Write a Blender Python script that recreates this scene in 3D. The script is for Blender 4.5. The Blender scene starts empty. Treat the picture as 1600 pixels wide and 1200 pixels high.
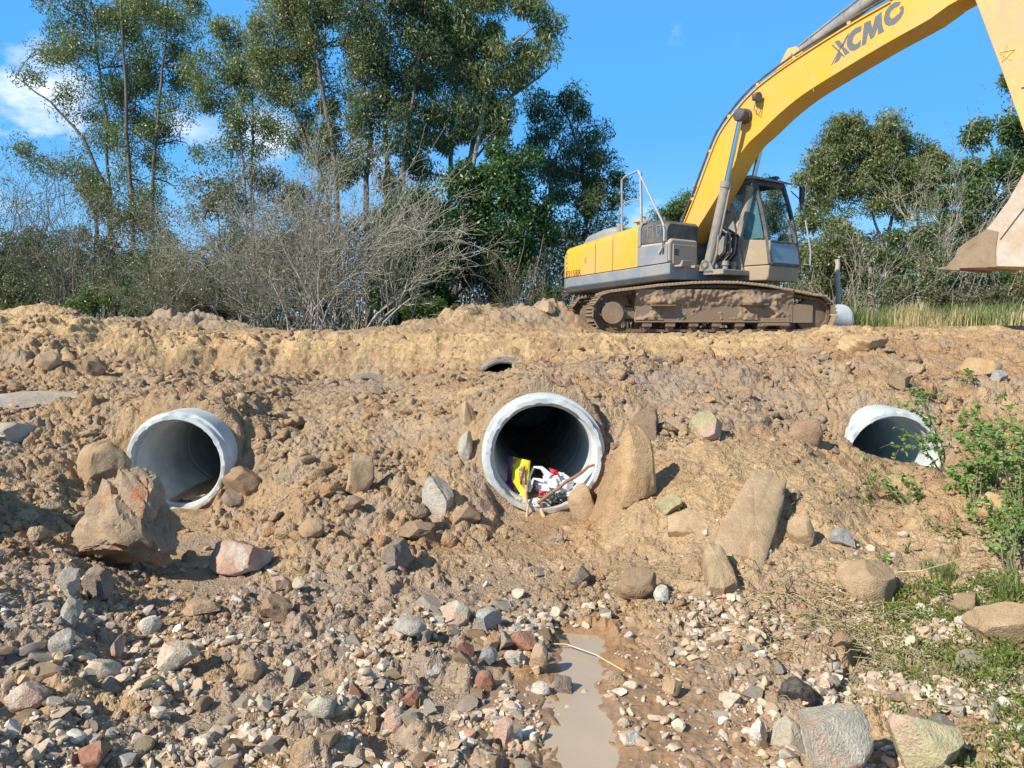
import bpy, bmesh, math, random
import numpy as np
from mathutils import Vector, Matrix

# ------------------------------------------------------------------ camera, world, sun, exposure
SC = bpy.context.scene
COL = SC.collection
EYE = 0.30                       # camera height; z = 0 is the flat ground the excavator stands on
FPX = 1200.0                     # focal length in pixels of the 1600 px wide photograph
PITCH = math.atan(100 / 1200)
cam_d = bpy.data.cameras.new('camera')
cam = bpy.data.objects.new('camera', cam_d); COL.objects.link(cam)
cam_d.sensor_width = 36; cam_d.lens = 36 * FPX / 1600
cam_d.clip_start = 0.05; cam_d.clip_end = 3000
cam.location = (0, 0, EYE); cam.rotation_euler = (math.pi / 2 - PITCH, 0, 0)
SC.camera = cam

SUN_AZ = Vector((-0.80, -0.60, 0)).normalized()
SUN_EL = math.radians(38)
to_sun = Vector((SUN_AZ.x * math.cos(SUN_EL), SUN_AZ.y * math.cos(SUN_EL), math.sin(SUN_EL)))
W = bpy.data.worlds.new('World'); SC.world = W; W.use_nodes = True
wn, wl = W.node_tree.nodes, W.node_tree.links
bg = wn['Background']; bg.inputs['Strength'].default_value = 0.135
sky = wn.new('ShaderNodeTexSky'); sky.sky_type = 'NISHITA'; sky.sun_disc = False
sky.sun_elevation = SUN_EL; sky.sun_rotation = math.atan2(SUN_AZ.x, SUN_AZ.y)
sky.air_density = 1.0; sky.dust_density = 0.0; sky.ozone_density = 3.0; sky.altitude = 0
hs = wn.new('ShaderNodeHueSaturation'); hs.inputs['Saturation'].default_value = 1.15; hs.inputs['Value'].default_value = 1.0
wl.new(sky.outputs[0], hs.inputs['Color'])
# clouds: soft noise in a few parts of the sky
geo = wn.new('ShaderNodeNewGeometry')
neg = wn.new('ShaderNodeVectorMath'); neg.operation = 'SCALE'; neg.inputs['Scale'].default_value = -1
wl.new(geo.outputs['Incoming'], neg.inputs[0])
cn = wn.new('ShaderNodeTexNoise'); cn.inputs['Scale'].default_value = 5.5; cn.inputs['Detail'].default_value = 7; cn.inputs['Roughness'].default_value = 0.60
sc2 = wn.new('ShaderNodeMapping'); sc2.inputs['Scale'].default_value = (1, 1, 2.2)
wl.new(neg.outputs[0], sc2.inputs[0]); wl.new(sc2.outputs[0], cn.inputs['Vector'])
def sky_dir(px, py):
    u, v = (px - 800) / FPX, (600 - py) / FPX
    return Vector((u, math.cos(PITCH) + v * math.sin(PITCH), -math.sin(PITCH) + v * math.cos(PITCH))).normalized()
acc = None
for (px, py, rad, amt) in ((55, 160, 0.135, 1.0), (-70, 185, .16, 1.0), (110, 185, .085, .9), (270, 215, .08, .75), (420, 215, .06, .7), (60, 110, .07, .6), (1055, 45, .032, .6), (1180, 0, .07, .35), (1590, 290, .08, .55),
                            (1010, 340, .06, .75), (930, 300, .05, .3), (700, 250, .08, .3), (560, 240, .08, .3), (1250, 330, .06, .25)):
    dn = wn.new('ShaderNodeVectorMath'); dn.operation = 'DISTANCE'
    wl.new(neg.outputs[0], dn.inputs[0]); dn.inputs[1].default_value = sky_dir(px, py)
    mr = wn.new('ShaderNodeMapRange'); mr.interpolation_type = 'SMOOTHSTEP'
    mr.inputs['From Min'].default_value = 0; mr.inputs['From Max'].default_value = rad
    mr.inputs['To Min'].default_value = amt; mr.inputs['To Max'].default_value = 0
    wl.new(dn.outputs['Value'], mr.inputs['Value'])
    if acc is None: acc = mr.outputs[0]
    else:
        mx = wn.new('ShaderNodeMath'); mx.operation = 'MAXIMUM'
        wl.new(acc, mx.inputs[0]); wl.new(mr.outputs[0], mx.inputs[1]); acc = mx.outputs[0]
add = wn.new('ShaderNodeMath'); add.operation = 'ADD'; add.use_clamp = True
sb = wn.new('ShaderNodeMapRange'); sb.inputs['From Min'].default_value = .33; sb.inputs['From Max'].default_value = .66
sb.inputs['To Min'].default_value = -1.1; sb.inputs['To Max'].default_value = .55; sb.clamp = True
wl.new(cn.outputs['Fac'], sb.inputs['Value'])
wl.new(acc, add.inputs[0]); wl.new(sb.outputs[0], add.inputs[1])
ml = wn.new('ShaderNodeMath'); ml.operation = 'MULTIPLY'; ml.use_clamp = True
wl.new(add.outputs[0], ml.inputs[0]); wl.new(acc, ml.inputs[1])
m2 = wn.new('ShaderNodeMath'); m2.operation = 'MULTIPLY'; m2.use_clamp = True; m2.inputs[1].default_value = 1.3
wl.new(ml.outputs[0], m2.inputs[0])
mixc = wn.new('ShaderNodeMix'); mixc.data_type = 'RGBA'; mixc.inputs['B'].default_value = (6.6, 7.0, 7.6, 1)
sz = wn.new('ShaderNodeSeparateXYZ'); wl.new(neg.outputs[0], sz.inputs[0])
zr = wn.new('ShaderNodeValToRGB'); wl.new(sz.outputs[2], zr.inputs[0]); zr.color_ramp.interpolation = 'EASE'
for e_, (ps_, c_) in zip([zr.color_ramp.elements[0], zr.color_ramp.elements[1], zr.color_ramp.elements.new(.2)], [(0.0, (1.7, 4.2, 6.7, 1)), (.75, (.16, 1.4, 4.7, 1)), (.25, (.62, 2.75, 6.1, 1))]): e_.position = ps_; e_.color = c_
skm = wn.new('ShaderNodeMix'); skm.data_type = 'RGBA'; skm.inputs['Factor'].default_value = .9
wl.new(hs.outputs[0], skm.inputs['A']); wl.new(zr.outputs[0], skm.inputs['B'])
wl.new(m2.outputs[0], mixc.inputs['Factor']); wl.new(skm.outputs['Result'], mixc.inputs['A'])
wl.new(mixc.outputs['Result'], bg.inputs['Color'])

sun_d = bpy.data.lights.new('sun', 'SUN'); sun_d.energy = 5.0; sun_d.angle = math.radians(0.53); sun_d.color = (1, .94, .84)
sun = bpy.data.objects.new('sun', sun_d); COL.objects.link(sun)
sun.rotation_euler = (-to_sun).to_track_quat('-Z', 'Y').to_euler()
SC.view_settings.view_transform = 'Standard'; SC.view_settings.look = 'None'
SC.view_settings.exposure = 0.42; SC.view_settings.gamma = 1
SC.cycles.max_bounces = 6; SC.cycles.diffuse_bounces = 3; SC.cycles.glossy_bounces = 3
SC.cycles.transparent_max_bounces = 12; SC.cycles.transmission_bounces = 4

# ------------------------------------------------------------------ helpers
R_ = np.random.default_rng(7)
random.seed(7)

def ray(px, py):
    u, v = (px - 800) / FPX, (600 - py) / FPX
    return np.array((u, math.cos(PITCH) + v * math.sin(PITCH), -math.sin(PITCH) + v * math.cos(PITCH)))
def at(px, py, Y):
    """the place at distance Y seen at photo pixel px, py"""
    d = ray(px, py); t = Y / d[1]
    return np.array((d[0] * t, Y, EYE + d[2] * t))

def tag(o, label=None, cat=None, group=None, kind=None):
    if label: o['label'] = label
    if cat: o['category'] = cat
    if group: o['group'] = group
    if kind: o['kind'] = kind
    return o

def thing(name, loc, label, cat, rz=0, group=None):
    o = bpy.data.objects.new(name, None); COL.objects.link(o)
    o.location = loc; o.rotation_euler = (0, 0, rz); o.empty_display_size = .3
    return tag(o, label, cat, group)

def new_mesh(name, V, F, smooth=False, sizes=None):
    """V (n,3) array; F (m,k) array of equal sized faces or list of tuples"""
    me = bpy.data.meshes.new(name)
    V = np.asarray(V, dtype=np.float32)
    if isinstance(F, np.ndarray):
        k = F.shape[1]; m = len(F)
        me.vertices.add(len(V)); me.vertices.foreach_set('co', V.ravel())
        me.loops.add(m * k); me.loops.foreach_set('vertex_index', F.astype(np.int32).ravel())
        me.polygons.add(m)
        me.polygons.foreach_set('loop_start', np.arange(0, m * k, k, dtype=np.int32))
        me.polygons.foreach_set('loop_total', np.full(m, k, dtype=np.int32))
        me.update(calc_edges=True)
    else:
        me.from_pydata([tuple(map(float, v)) for v in V], [], F)
    me.polygons.foreach_set('use_smooth', np.full(len(me.polygons), smooth, dtype=bool))
    me.update()
    return me

def link(name, me, mat=None, parent=None):
    o = bpy.data.objects.new(name, me); COL.objects.link(o)
    if mat is not None and not me.materials: me.materials.append(mat)
    if parent is not None: o.parent = parent
    return o

class MB:
    """collects simple shapes and links them as ONE mesh object"""
    def __init__(s): s.v = []; s.f = []
    def add(s, V, F):
        n = len(s.v); s.v.extend([tuple(map(float, p)) for p in V]); s.f.extend([tuple(int(i) + n for i in f) for f in F]); return s
    def box(s, c, d, M=None):
        c = Vector(c); h = [x / 2 for x in d]
        P = [Vector((x * h[0], y * h[1], z * h[2])) for x in (-1, 1) for y in (-1, 1) for z in (-1, 1)]
        if M is not None: P = [M @ p for p in P]
        P = [p + c for p in P]
        return s.add(P, [(0, 1, 3, 2), (4, 6, 7, 5), (0, 4, 5, 1), (2, 3, 7, 6), (0, 2, 6, 4), (1, 5, 7, 3)])
    def prism(s, poly, a, b, axis='y'):
        """poly in the plane across axis ('y': (x,z), 'z': (x,y), 'x': (y,z)), from a to b along axis"""
        n = len(poly)
        def P(p, t):
            return {'y': (p[0], t, p[1]), 'z': (p[0], p[1], t), 'x': (t, p[0], p[1])}[axis]
        V = [P(p, a) for p in poly] + [P(p, b) for p in poly]
        F = [tuple(range(n)), tuple(range(2 * n - 1, n - 1, -1))] + [(i, i + n, (i + 1) % n + n, (i + 1) % n) for i in range(n)]
        return s.add(V, F)
    def tube(s, path, r, n=8, cap=True):
        P = [Vector(p) for p in path]; R = r if hasattr(r, '__len__') else [r] * len(P)
        V = []; up = None
        for i, p in enumerate(P):
            t = (P[min(i + 1, len(P) - 1)] - P[max(i - 1, 0)])
            if t.length < 1e-9: t = Vector((0, 0, 1))
            t.normalize()
            if up is None: up = t.orthogonal().normalized()
            a = up - t * up.dot(t)
            a = a.normalized() if a.length > 1e-6 else t.orthogonal().normalized()
            up = a; b = t.cross(a)
            for k in range(n):
                an = 2 * math.pi * k / n
                V.append(p + (a * math.cos(an) + b * math.sin(an)) * R[i])
        F = [(i * n + k, i * n + (k + 1) % n, (i + 1) * n + (k + 1) % n, (i + 1) * n + k) for i in range(len(P) - 1) for k in range(n)]
        if cap: F += [tuple(range(n - 1, -1, -1)), tuple(range((len(P) - 1) * n, len(P) * n))]
        return s.add(V, F)
    def lathe(s, prof, c, axis, n=40, closed=False):
        """prof: (along, radius) pairs turned about axis through c"""
        c = Vector(c); t = Vector(axis).normalized(); a = t.orthogonal().normalized(); b = t.cross(a)
        V = [c + t * h + (a * math.cos(2 * math.pi * k / n) + b * math.sin(2 * math.pi * k / n)) * r for (h, r) in prof for k in range(n)]
        m = len(prof)
        F = [(i * n + k, i * n + (k + 1) % n, ((i + 1) % m) * n + (k + 1) % n, ((i + 1) % m) * n + k) for i in range(m if closed else m - 1) for k in range(n)]
        if not closed:
            F += [tuple(range(n - 1, -1, -1)), tuple(range((m - 1) * n, m * n))]
        return s.add(V, F)
    def xform(s, M): s.v = [tuple(M @ Vector(p)) for p in s.v]; return s
    def build(s, name, mat, parent=None, bevel=0, smooth=False):
        me = bpy.data.meshes.new(name); me.from_pydata(s.v, [], s.f)
        bm = bmesh.new(); bm.from_mesh(me); bmesh.ops.recalc_face_normals(bm, faces=bm.faces); bm.to_mesh(me); bm.free()
        o = link(name, me, mat, parent)
        if smooth:
            me.polygons.foreach_set('use_smooth', [True] * len(me.polygons))
            me.set_sharp_from_angle(angle=math.radians(40))
        if bevel:
            b = o.modifiers.new('b', 'BEVEL'); b.width = bevel; b.segments = 2; b.limit_method = 'ANGLE'; b.angle_limit = math.radians(38)
            me.polygons.foreach_set('use_smooth', [True] * len(me.polygons)); b.harden_normals = True
        return o

# numpy noise
def _h(ix, iy, seed):
    n = ix.astype(np.int32).view(np.uint32) * np.uint32(374761393) + iy.astype(np.int32).view(np.uint32) * np.uint32(668265263) + np.uint32((int(seed) * 1442695041) & 0xffffffff)
    n = (n ^ (n >> np.uint32(13))) * np.uint32(1274126177)
    n = (n ^ (n >> np.uint32(16))) * np.uint32(2246822519)
    return ((n ^ (n >> np.uint32(15))) & np.uint32(0xffffff)).astype(np.float32) * np.float32(1 / 16777215)
_GC = np.cos(np.arange(256) * 2 * np.pi / 256).astype(np.float32); _GS = np.sin(np.arange(256) * 2 * np.pi / 256).astype(np.float32)
def gn(x, y, seed=0):
    """gradient noise about -0.7..0.7"""
    x, y = np.broadcast_arrays(np.atleast_1d(np.asarray(x, float)), np.atleast_1d(np.asarray(y, float)))
    ix = np.floor(x); iy = np.floor(y); fx = (x - ix).astype(np.float32); fy = (y - iy).astype(np.float32)
    ux = fx * fx * fx * (fx * (fx * 6 - 15) + 10); uy = fy * fy * fy * (fy * (fy * 6 - 15) + 10)
    def g(a, b):
        t = (_h(ix + a, iy + b, seed) * np.float32(255.99)).astype(np.uint8)
        return _GC[t] * (fx - a) + _GS[t] * (fy - b)
    return (g(0, 0) * (1 - ux) + g(1, 0) * ux) * (1 - uy) + (g(0, 1) * (1 - ux) + g(1, 1) * ux) * uy
def fbm(x, y, seed=0, oct=4, gain=.5):
    s = 0; a = 1; f = 1
    for o in range(oct):
        s = s + a * gn(x * f + o * 17.3, y * f - o * 9.1, seed + o); a *= gain; f *= 2.03
    return s
def clods(x, y, seed, rmin=.15, rmax=.55, dens=.8):
    """bumps: half buried lumps of random size, one per noise cell; returns height in cell units"""
    x = np.atleast_1d(np.asarray(x, float)); y = np.atleast_1d(np.asarray(y, float))
    ix = np.floor(x); iy = np.floor(y); gx0 = (x - ix).astype(np.float32); gy0 = (y - iy).astype(np.float32); out = np.zeros(x.shape, np.float32)
    for a in (-1, 0, 1):
        for b in (-1, 0, 1):
            cx, cy = ix + a, iy + b
            px = a + _h(cx, cy, seed); py = b + _h(cx, cy, seed + 1)
            r = rmin + (rmax - rmin) * _h(cx, cy, seed + 2) ** 2
            on = _h(cx, cy, seed + 3) < dens
            el = .7 + .6 * _h(cx, cy, seed + 4)
            dx, dy = (gx0 - px) * el, (gy0 - py) / el
            d2 = (np.maximum(np.abs(dx), np.abs(dy) * .6 + np.abs(dx) * .5) ** 2 + dx * dx + dy * dy) / 2 / (r * r)
            h = np.where(on, np.sqrt(np.maximum(0, 1 - d2)) * r, 0)
            out = np.maximum(out, h)
    return out
def sstep(a, b, x):
    t = np.clip((x - a) / (b - a), 0, 1); return t * t * (3 - 2 * t)

# ------------------------------------------------------------------ materials
def rgb(r, g, b): return (r, g, b, 1)
def mat_new(name):
    m = bpy.data.materials.new(name); m.use_nodes = True
    nt = m.node_tree; p = nt.nodes['Principled BSDF']
    return m, nt, p
def N(nt, kind, **kw):
    n = nt.nodes.new(kind)
    for k, v in kw.items():
        if k in n.inputs: n.inputs[k].default_value = v
        else: setattr(n, k, v)
    return n
def ramp(nt, fac, stops):
    r = nt.nodes.new('ShaderNodeValToRGB'); cr = r.color_ramp
    while len(cr.elements) < len(stops): cr.elements.new(.5)
    for e, (p, c) in zip(cr.elements, stops): e.position = p; e.color = c if len(c) == 4 else (*c, 1)
    nt.links.new(fac, r.inputs[0]); return r.outputs[0]
def mix(nt, fac, a, b, mode='MIX'):
    m = nt.nodes.new('ShaderNodeMix'); m.data_type = 'RGBA'; m.blend_type = mode
    for s, v in (('Factor', fac), ('A', a), ('B', b)):
        if isinstance(v, (tuple, float, int)): m.inputs[s].default_value = v
        else: nt.links.new(v, m.inputs[s])
    return m.outputs['Result']
def math_(nt, op, a, b=None, clamp=False):
    m = nt.nodes.new('ShaderNodeMath'); m.operation = op; m.use_clamp = clamp
    for i, v in enumerate((a, b)):
        if v is None: continue
        if isinstance(v, (int, float)): m.inputs[i].default_value = v
        else: nt.links.new(v, m.inputs[i])
    return m.outputs[0]
def coords(nt, what='Object', scale=None):
    t = nt.nodes.new('ShaderNodeTexCoord'); o = t.outputs[what]
    if scale:
        mp = nt.nodes.new('ShaderNodeMapping'); mp.inputs['Scale'].default_value = scale
        nt.links.new(o, mp.inputs[0]); o = mp.outputs[0]
    return o
def noise(nt, vec, scale, detail=4, rough=.55, w=None):
    n = nt.nodes.new('ShaderNodeTexNoise'); n.inputs['Scale'].default_value = scale
    n.inputs['Detail'].default_value = detail; n.inputs['Roughness'].default_value = rough
    nt.links.new(vec, n.inputs['Vector']); return n.outputs['Fac']
def crumb(nt, co, s1=42, s2=115):
    """height of crumbly grains"""
    mp = nt.nodes.new('ShaderNodeVectorMath'); mp.operation = 'ADD'; nt.links.new(co, mp.inputs[0])
    nn = nt.nodes.new('ShaderNodeTexNoise'); nn.inputs['Scale'].default_value = 25; nt.links.new(co, nn.inputs['Vector'])
    sc_ = nt.nodes.new('ShaderNodeVectorMath'); sc_.operation = 'SCALE'; sc_.inputs['Scale'].default_value = .02; nt.links.new(nn.outputs['Color'], sc_.inputs[0]); nt.links.new(sc_.outputs[0], mp.inputs[1])
    out = None
    for s, w in ((s1, 1.0), (s2, .5)):
        v = nt.nodes.new('ShaderNodeTexVoronoi'); v.inputs['Scale'].default_value = s; nt.links.new(mp.outputs[0], v.inputs['Vector'])
        h = math_(nt, 'MULTIPLY', math_(nt, 'SUBTRACT', 1.0, v.outputs['Distance'], True), w)
        msk = ramp(nt, noise(nt, co, s * .22, 3), [(.38, (.15, .15, .15)), (.6, (1, 1, 1))])
        h = math_(nt, 'MULTIPLY', h, msk); out = h if out is None else math_(nt, 'ADD', out, h)
    return out
def bump(nt, p, height, strength=.5, dist=.01):
    b = nt.nodes.new('ShaderNodeBump'); b.inputs['Strength'].default_value = strength; b.inputs['Distance'].default_value = dist
    nt.links.new(height, b.inputs['Height']); nt.links.new(b.outputs[0], p.inputs['Normal']); return b
def attr(nt, name):
    a = nt.nodes.new('ShaderNodeAttribute'); a.attribute_name = name; return a

def paint(name, base, dirt=(.32, .235, .15), amount=.35, rough=.42, scale=3.0, metallic=0, chips=0.0, vert=None):
    """painted or bare metal with dust and dried mud of its own pattern; vert=(z0,z1): more mud low on the thing"""
    m, nt, p = mat_new(name)
    co = coords(nt)
    n1 = noise(nt, co, scale, 8, .65); n2 = noise(nt, co, scale * 9, 5, .6)
    d = math_(nt, 'ADD', n1, math_(nt, 'MULTIPLY', math_(nt, 'SUBTRACT', n2, .5), .35))
    if vert:
        sp = nt.nodes.new('ShaderNodeSeparateXYZ'); nt.links.new(co, sp.inputs[0])
        mr = N(nt, 'ShaderNodeMapRange'); nt.links.new(sp.outputs[2], mr.inputs['Value'])
        mr.inputs['From Min'].default_value = vert[0]; mr.inputs['From Max'].default_value = vert[1]
        mr.inputs['To Min'].default_value = .35; mr.inputs['To Max'].default_value = 0
        d = math_(nt, 'ADD', d, mr.outputs[0])
    f = ramp(nt, d, [(max(0, .62 - amount * .6), (0, 0, 0)), (min(1, .80 - amount * .35), (1, 1, 1))])
    f = math_(nt, 'MULTIPLY', f, .25 + amount, True)
    tone = mix(nt, noise(nt, co, scale * .6, 3), tuple(c * .9 for c in base[:3]) + (1,), tuple(min(1, c * 1.07) for c in base[:3]) + (1,))
    c = mix(nt, f, tone, (*dirt, 1))
    if chips:
        cf = ramp(nt, noise(nt, co, scale * 14, 2), [(1 - chips * .5 - .03, (0, 0, 0)), (1 - chips * .5, (1, 1, 1))])
        c = mix(nt, cf, c, (.10, .07, .05, 1))
    nt.links.new(c, p.inputs['Base Color'])
    nt.links.new(mix(nt, f, (rough,) * 3 + (1,), (.85,) * 3 + (1,)), p.inputs['Roughness'])
    p.inputs['Metallic'].default_value = metallic
    bump(nt, p, math_(nt, 'ADD', n2, f), .25, .004)
    return m

M = {}
M['yellow'] = paint('yellow_paint', rgb(.76, .385, .032), dirt=(.50, .33, .15), amount=.34, rough=.36, scale=1.3)
M['yellow_old'] = paint('worn_yellow_paint', rgb(.74, .42, .09), dirt=(.46, .33, .20), amount=.55, rough=.5, scale=2.2)
M['grey_body'] = paint('grey_paint', rgb(.21, .24, .27), dirt=(.38, .31, .23), amount=.35, rough=.45, scale=2.4)
M['grey_dusty'] = paint('dusty_grey_paint', rgb(.30, .28, .26), dirt=(.42, .34, .25), amount=.75, rough=.6, scale=2.0)
M['beige'] = paint('dusty_beige_cab', rgb(.46, .39, .31), dirt=(.36, .27, .18), amount=.8, rough=.6, scale=2.6)
M['dark'] = paint('dark_paint', rgb(.05, .055, .062), dirt=(.22, .18, .14), amount=.4, rough=.5, scale=3)
M['black'] = paint('black_rubber', rgb(.02, .02, .022), dirt=(.2, .16, .12), amount=.25, rough=.55, scale=5)
M['cyl'] = paint('dusty_cylinder', rgb(.15, .165, .18), dirt=(.37, .30, .22), amount=.6, rough=.45, scale=3.5)
M['chrome'] = paint('chrome_rod', rgb(.55, .55, .56), amount=.12, rough=.22, metallic=1)
M['rail'] = paint('grey_tube', rgb(.32, .35, .38), amount=.3, rough=.4)
M['mud'] = paint('mud_caked_steel', rgb(.10, .072, .05), dirt=(.19, .13, .08), amount=.7, rough=.8, scale=3)
M['mud_light'] = paint('mud_caked_track', rgb(.20, .135, .082), dirt=(.33, .235, .145), amount=.55, rough=.85, scale=3)
M['steel_bare'] = paint('scraped_steel', rgb(.24, .225, .215), dirt=(.23, .16, .10), amount=.8, rough=.6, scale=2.6)
M['roller'] = paint('rusty_roller', rgb(.17, .09, .06), dirt=(.26, .19, .12), amount=.6, rough=.7, scale=5)
M['bucket_light'] = paint('polished_bucket', rgb(.52, .47, .40), dirt=(.44, .30, .18), amount=.6, rough=.5, scale=2.4)
M['red_text'] = paint('faded_lettering', rgb(.12, .04, .03), amount=.3, rough=.6, scale=30)
M['text'] = paint('grey_lettering', rgb(.115, .115, .125), amount=.05, rough=.5)

def glass_mat(name, tint, rough=.05, opaque=.35):
    m, nt, p = mat_new(name)
    p.inputs['Base Color'].default_value = tint; p.inputs['Roughness'].default_value = rough
    tr = nt.nodes.new('ShaderNodeBsdfTransparent'); ms = nt.nodes.new('ShaderNodeMixShader')
    co = coords(nt); f = math_(nt, 'ADD', math_(nt, 'MULTIPLY', noise(nt, co, 5, 5), .3), opaque - .12, True)
    nt.links.new(f, ms.inputs[0]); nt.links.new(tr.outputs[0], ms.inputs[1]); nt.links.new(p.outputs[0], ms.inputs[2])
    nt.links.new(ms.outputs[0], nt.nodes['Material Output'].inputs['Surface']); return m
M['glass'] = glass_mat('dusty_glass', rgb(.25, .32, .34), .08, .12)
M['glass_low'] = glass_mat('dusty_lower_glass', rgb(.25, .33, .37), .25, .86)
M['glass_side'] = glass_mat('tinted_side_glass', rgb(.10, .22, .25), .08, .55)
# ------------------------------------------------------------------ the ground
# profiles read off along lines of sight: angle column -> (distance, height)
COLS = {
 -500: [(0,-1.15),(3,-1.05),(5,-.8),(8,-.3),(11,.25),(13,.25),(16,.05)],
  -60: [(0,-1.2),(2.6,-1.2),(3.5,-1.08),(4.4,-1.0),(5.2,-.92),(6,-.78),(7,-.58),(8.5,-.5),(9.2,-.42),(9.7,-.12),(10.5,.12),(11.3,.34),(12.2,.36),(13.5,.1),(16,.02)],
   70: [(0,-1.27),(2.6,-1.24),(3.5,-1.14),(4.1,-1.12),(5,-1.1),(6,-.93),(7,-.62),(8.5,-.5),(9.3,-.42),(9.8,-.15),(10.5,.12),(11.0,.30),(11.7,.50),(12.3,.45),(13.5,.1),(16,.02)],
  180: [(0,-1.29),(3,-1.28),(4.4,-1.28),(5.5,-1.22),(6.5,-1.08),(6.9,-.75),(7.3,-.5),(8.5,-.46),(9.8,-.4),(10.4,-.2),(10.8,.08),(11.4,.24),(12,.24),(13.5,.1),(16,.02)],
  270: [(0,-1.29),(3,-1.29),(5.5,-1.36),(6.7,-1.38),(6.88,-.75),(7.0,-.42),(8,-.40),(9.6,-.42),(10.5,-.36),(10.9,-.02),(11.3,.10),(11.8,.13),(13.2,.12),(16,.02)],
  365: [(0,-1.3),(3,-1.3),(5.5,-1.32),(6.3,-1.28),(6.8,-1.0),(7.15,-.55),(8,-.48),(9.6,-.46),(10.6,-.44),(11.0,-.04),(11.4,.11),(11.8,.13),(13.2,.1),(16,.02)],
  470: [(0,-1.3),(3,-1.3),(4.6,-1.28),(5.5,-1.22),(6.3,-1.05),(7,-.82),(8,-.62),(9.5,-.5),(10.7,-.48),(11.1,-.06),(11.5,.12),(13.2,.1),(16,.02)],
  600: [(0,-1.3),(3,-1.3),(4.6,-1.28),(5.5,-1.22),(6.3,-1.02),(7,-.80),(8,-.62),(9.5,-.5),(10.75,-.5),(11.1,-.08),(11.5,.11),(13.2,.1),(16,.02)],
  710: [(0,-1.3),(3,-1.3),(5.2,-1.29),(6,-1.22),(6.5,-.96),(7,-.68),(8,-.45),(9.3,-.36),(10.4,-.38),(11.1,-.02),(11.5,.12),(13.2,.1),(16,.02)],
  790: [(0,-1.31),(3,-1.32),(5.4,-1.32),(6.3,-1.3),(6.66,-.75),(6.85,-.40),(8,-.36),(9.3,-.35),(9.9,-.42),(10.4,-.44),(10.8,-.2),(11.1,-.02),(11.5,.12),(13.2,.1),(16,.02)],
  850: [(0,-1.32),(3,-1.33),(5.4,-1.34),(6.45,-1.38),(6.6,-.8),(6.75,-.31),(8,-.30),(9.5,-.30),(10.4,-.30),(11.05,.0),(11.5,.12),(13.2,.08),(16,.02)],
  935: [(0,-1.31),(3,-1.33),(4.6,-1.3),(5.6,-1.22),(6.2,-1.05),(6.55,-.75),(6.9,-.42),(7.6,-.26),(8.3,-.16),(9,-.2),(9.8,-.28),(10.5,-.26),(11.1,.03),(11.5,.11),(13.2,.05),(16,.02)],
 1010: [(0,-1.3),(3,-1.32),(4.1,-1.31),(4.8,-1.17),(5.5,-.95),(6.2,-.70),(7,-.46),(8,-.2),(8.7,-.10),(9.2,-.2),(9.9,-.32),(10.6,-.26),(11.1,.03),(11.5,.09),(13,.05),(16,.02)],
 1120: [(0,-1.3),(3,-1.32),(3.9,-1.3),(4.5,-1.12),(5.3,-.86),(6.0,-.62),(7,-.46),(8,-.19),(8.6,-.12),(9.3,-.22),(10.1,-.26),(10.7,-.05),(11.2,.09),(11.8,.1),(13,.05),(16,.02)],
 1230: [(0,-1.3),(3,-1.32),(4,-1.28),(4.6,-1.12),(5.4,-.84),(6.1,-.64),(7,-.55),(8,-.28),(8.9,-.16),(9.8,-.14),(10.5,.03),(11.2,.12),(12,.1),(13,.05),(16,.02)],
 1320: [(0,-1.3),(3,-1.30),(4.1,-1.26),(4.8,-1.08),(5.6,-.85),(6.3,-.74),(6.85,-.72),(7.12,-.5),(8,-.30),(9.5,-.06),(10.5,.12),(11.4,.22),(12.2,.17),(13.5,.05),(16,.02)],
 1400: [(0,-1.3),(3,-1.29),(4.1,-1.24),(4.8,-1.12),(5.6,-.98),(6.3,-.94),(6.9,-.95),(7.06,-.6),(7.2,-.45),(8,-.30),(9.5,-.04),(10.5,.12),(11.4,.20),(12.2,.18),(13.5,.08),(16,.05)],
 1490: [(0,-1.28),(3,-1.26),(4,-1.22),(4.8,-1.1),(5.6,-.95),(6.4,-.88),(6.95,-.72),(7.3,-.48),(8,-.32),(9.5,-.02),(10.5,.12),(11.4,.20),(12.2,.2),(13.5,.12),(16,.1)],
 1620: [(0,-1.25),(3,-1.22),(4,-1.15),(4.8,-1.0),(5.6,-.85),(6.4,-.72),(7.2,-.5),(8,-.33),(9.5,-.02),(10.5,.12),(11.4,.20),(12.2,.2),(13.5,.15),(16,.12)],
 2200: [(0,-1.2),(3,-1.05),(5,-.7),(8,-.2),(10.5,.15),(12.2,.2),(16,.1)],
}
_ak = sorted(COLS); _aa = np.array([(k - 800) / FPX for k in _ak])
_yg = np.linspace(-4, 20, 481)
def _prof(k):
    p = COLS[k]; z = np.interp(_yg, [a for a, b in p], [b for a, b in p])
    return z
_zt = np.array([_prof(k) for k in _ak])
PIPES = [  # name tag, centre x, mouth distance, centre z, outer radius, bare length, cap height in front
  ('left', -2.93, 6.60, -.955, .46, .30, -1.34),
  ('centre', .268, 6.40, -.845, .525, .10, -1.33),
  ('right', 3.42, 6.80, -.965, .475, .34, None),
]
BACKP = [('backc', -.115, 10.52, -.66, .455, .05, -.44), ('backl', -2.02, 10.62, -.90, .46, .06, -.54)]
WATER = -1.352
PUD = [(.24, 2.0, .125), (.26, 2.6, .13), (.30, 3.0, .15), (.29, 3.2, .12), (.31, 3.5, .14), (.38, 3.82, .12)]
def pud_d(X, Y):
    """signed-ish distance inside the puddle (positive inside)"""
    cx = np.interp(Y, [p[1] for p in PUD], [p[0] for p in PUD]); w = np.interp(Y, [p[1] for p in PUD], [p[2] for p in PUD])
    d = w - np.abs(X - cx)
    d = np.where(Y > 3.82, np.minimum(d, 3.95 - Y), d)
    return d + .055 * fbm(X * 5, Y * 5, 91, 4, .6)

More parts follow.
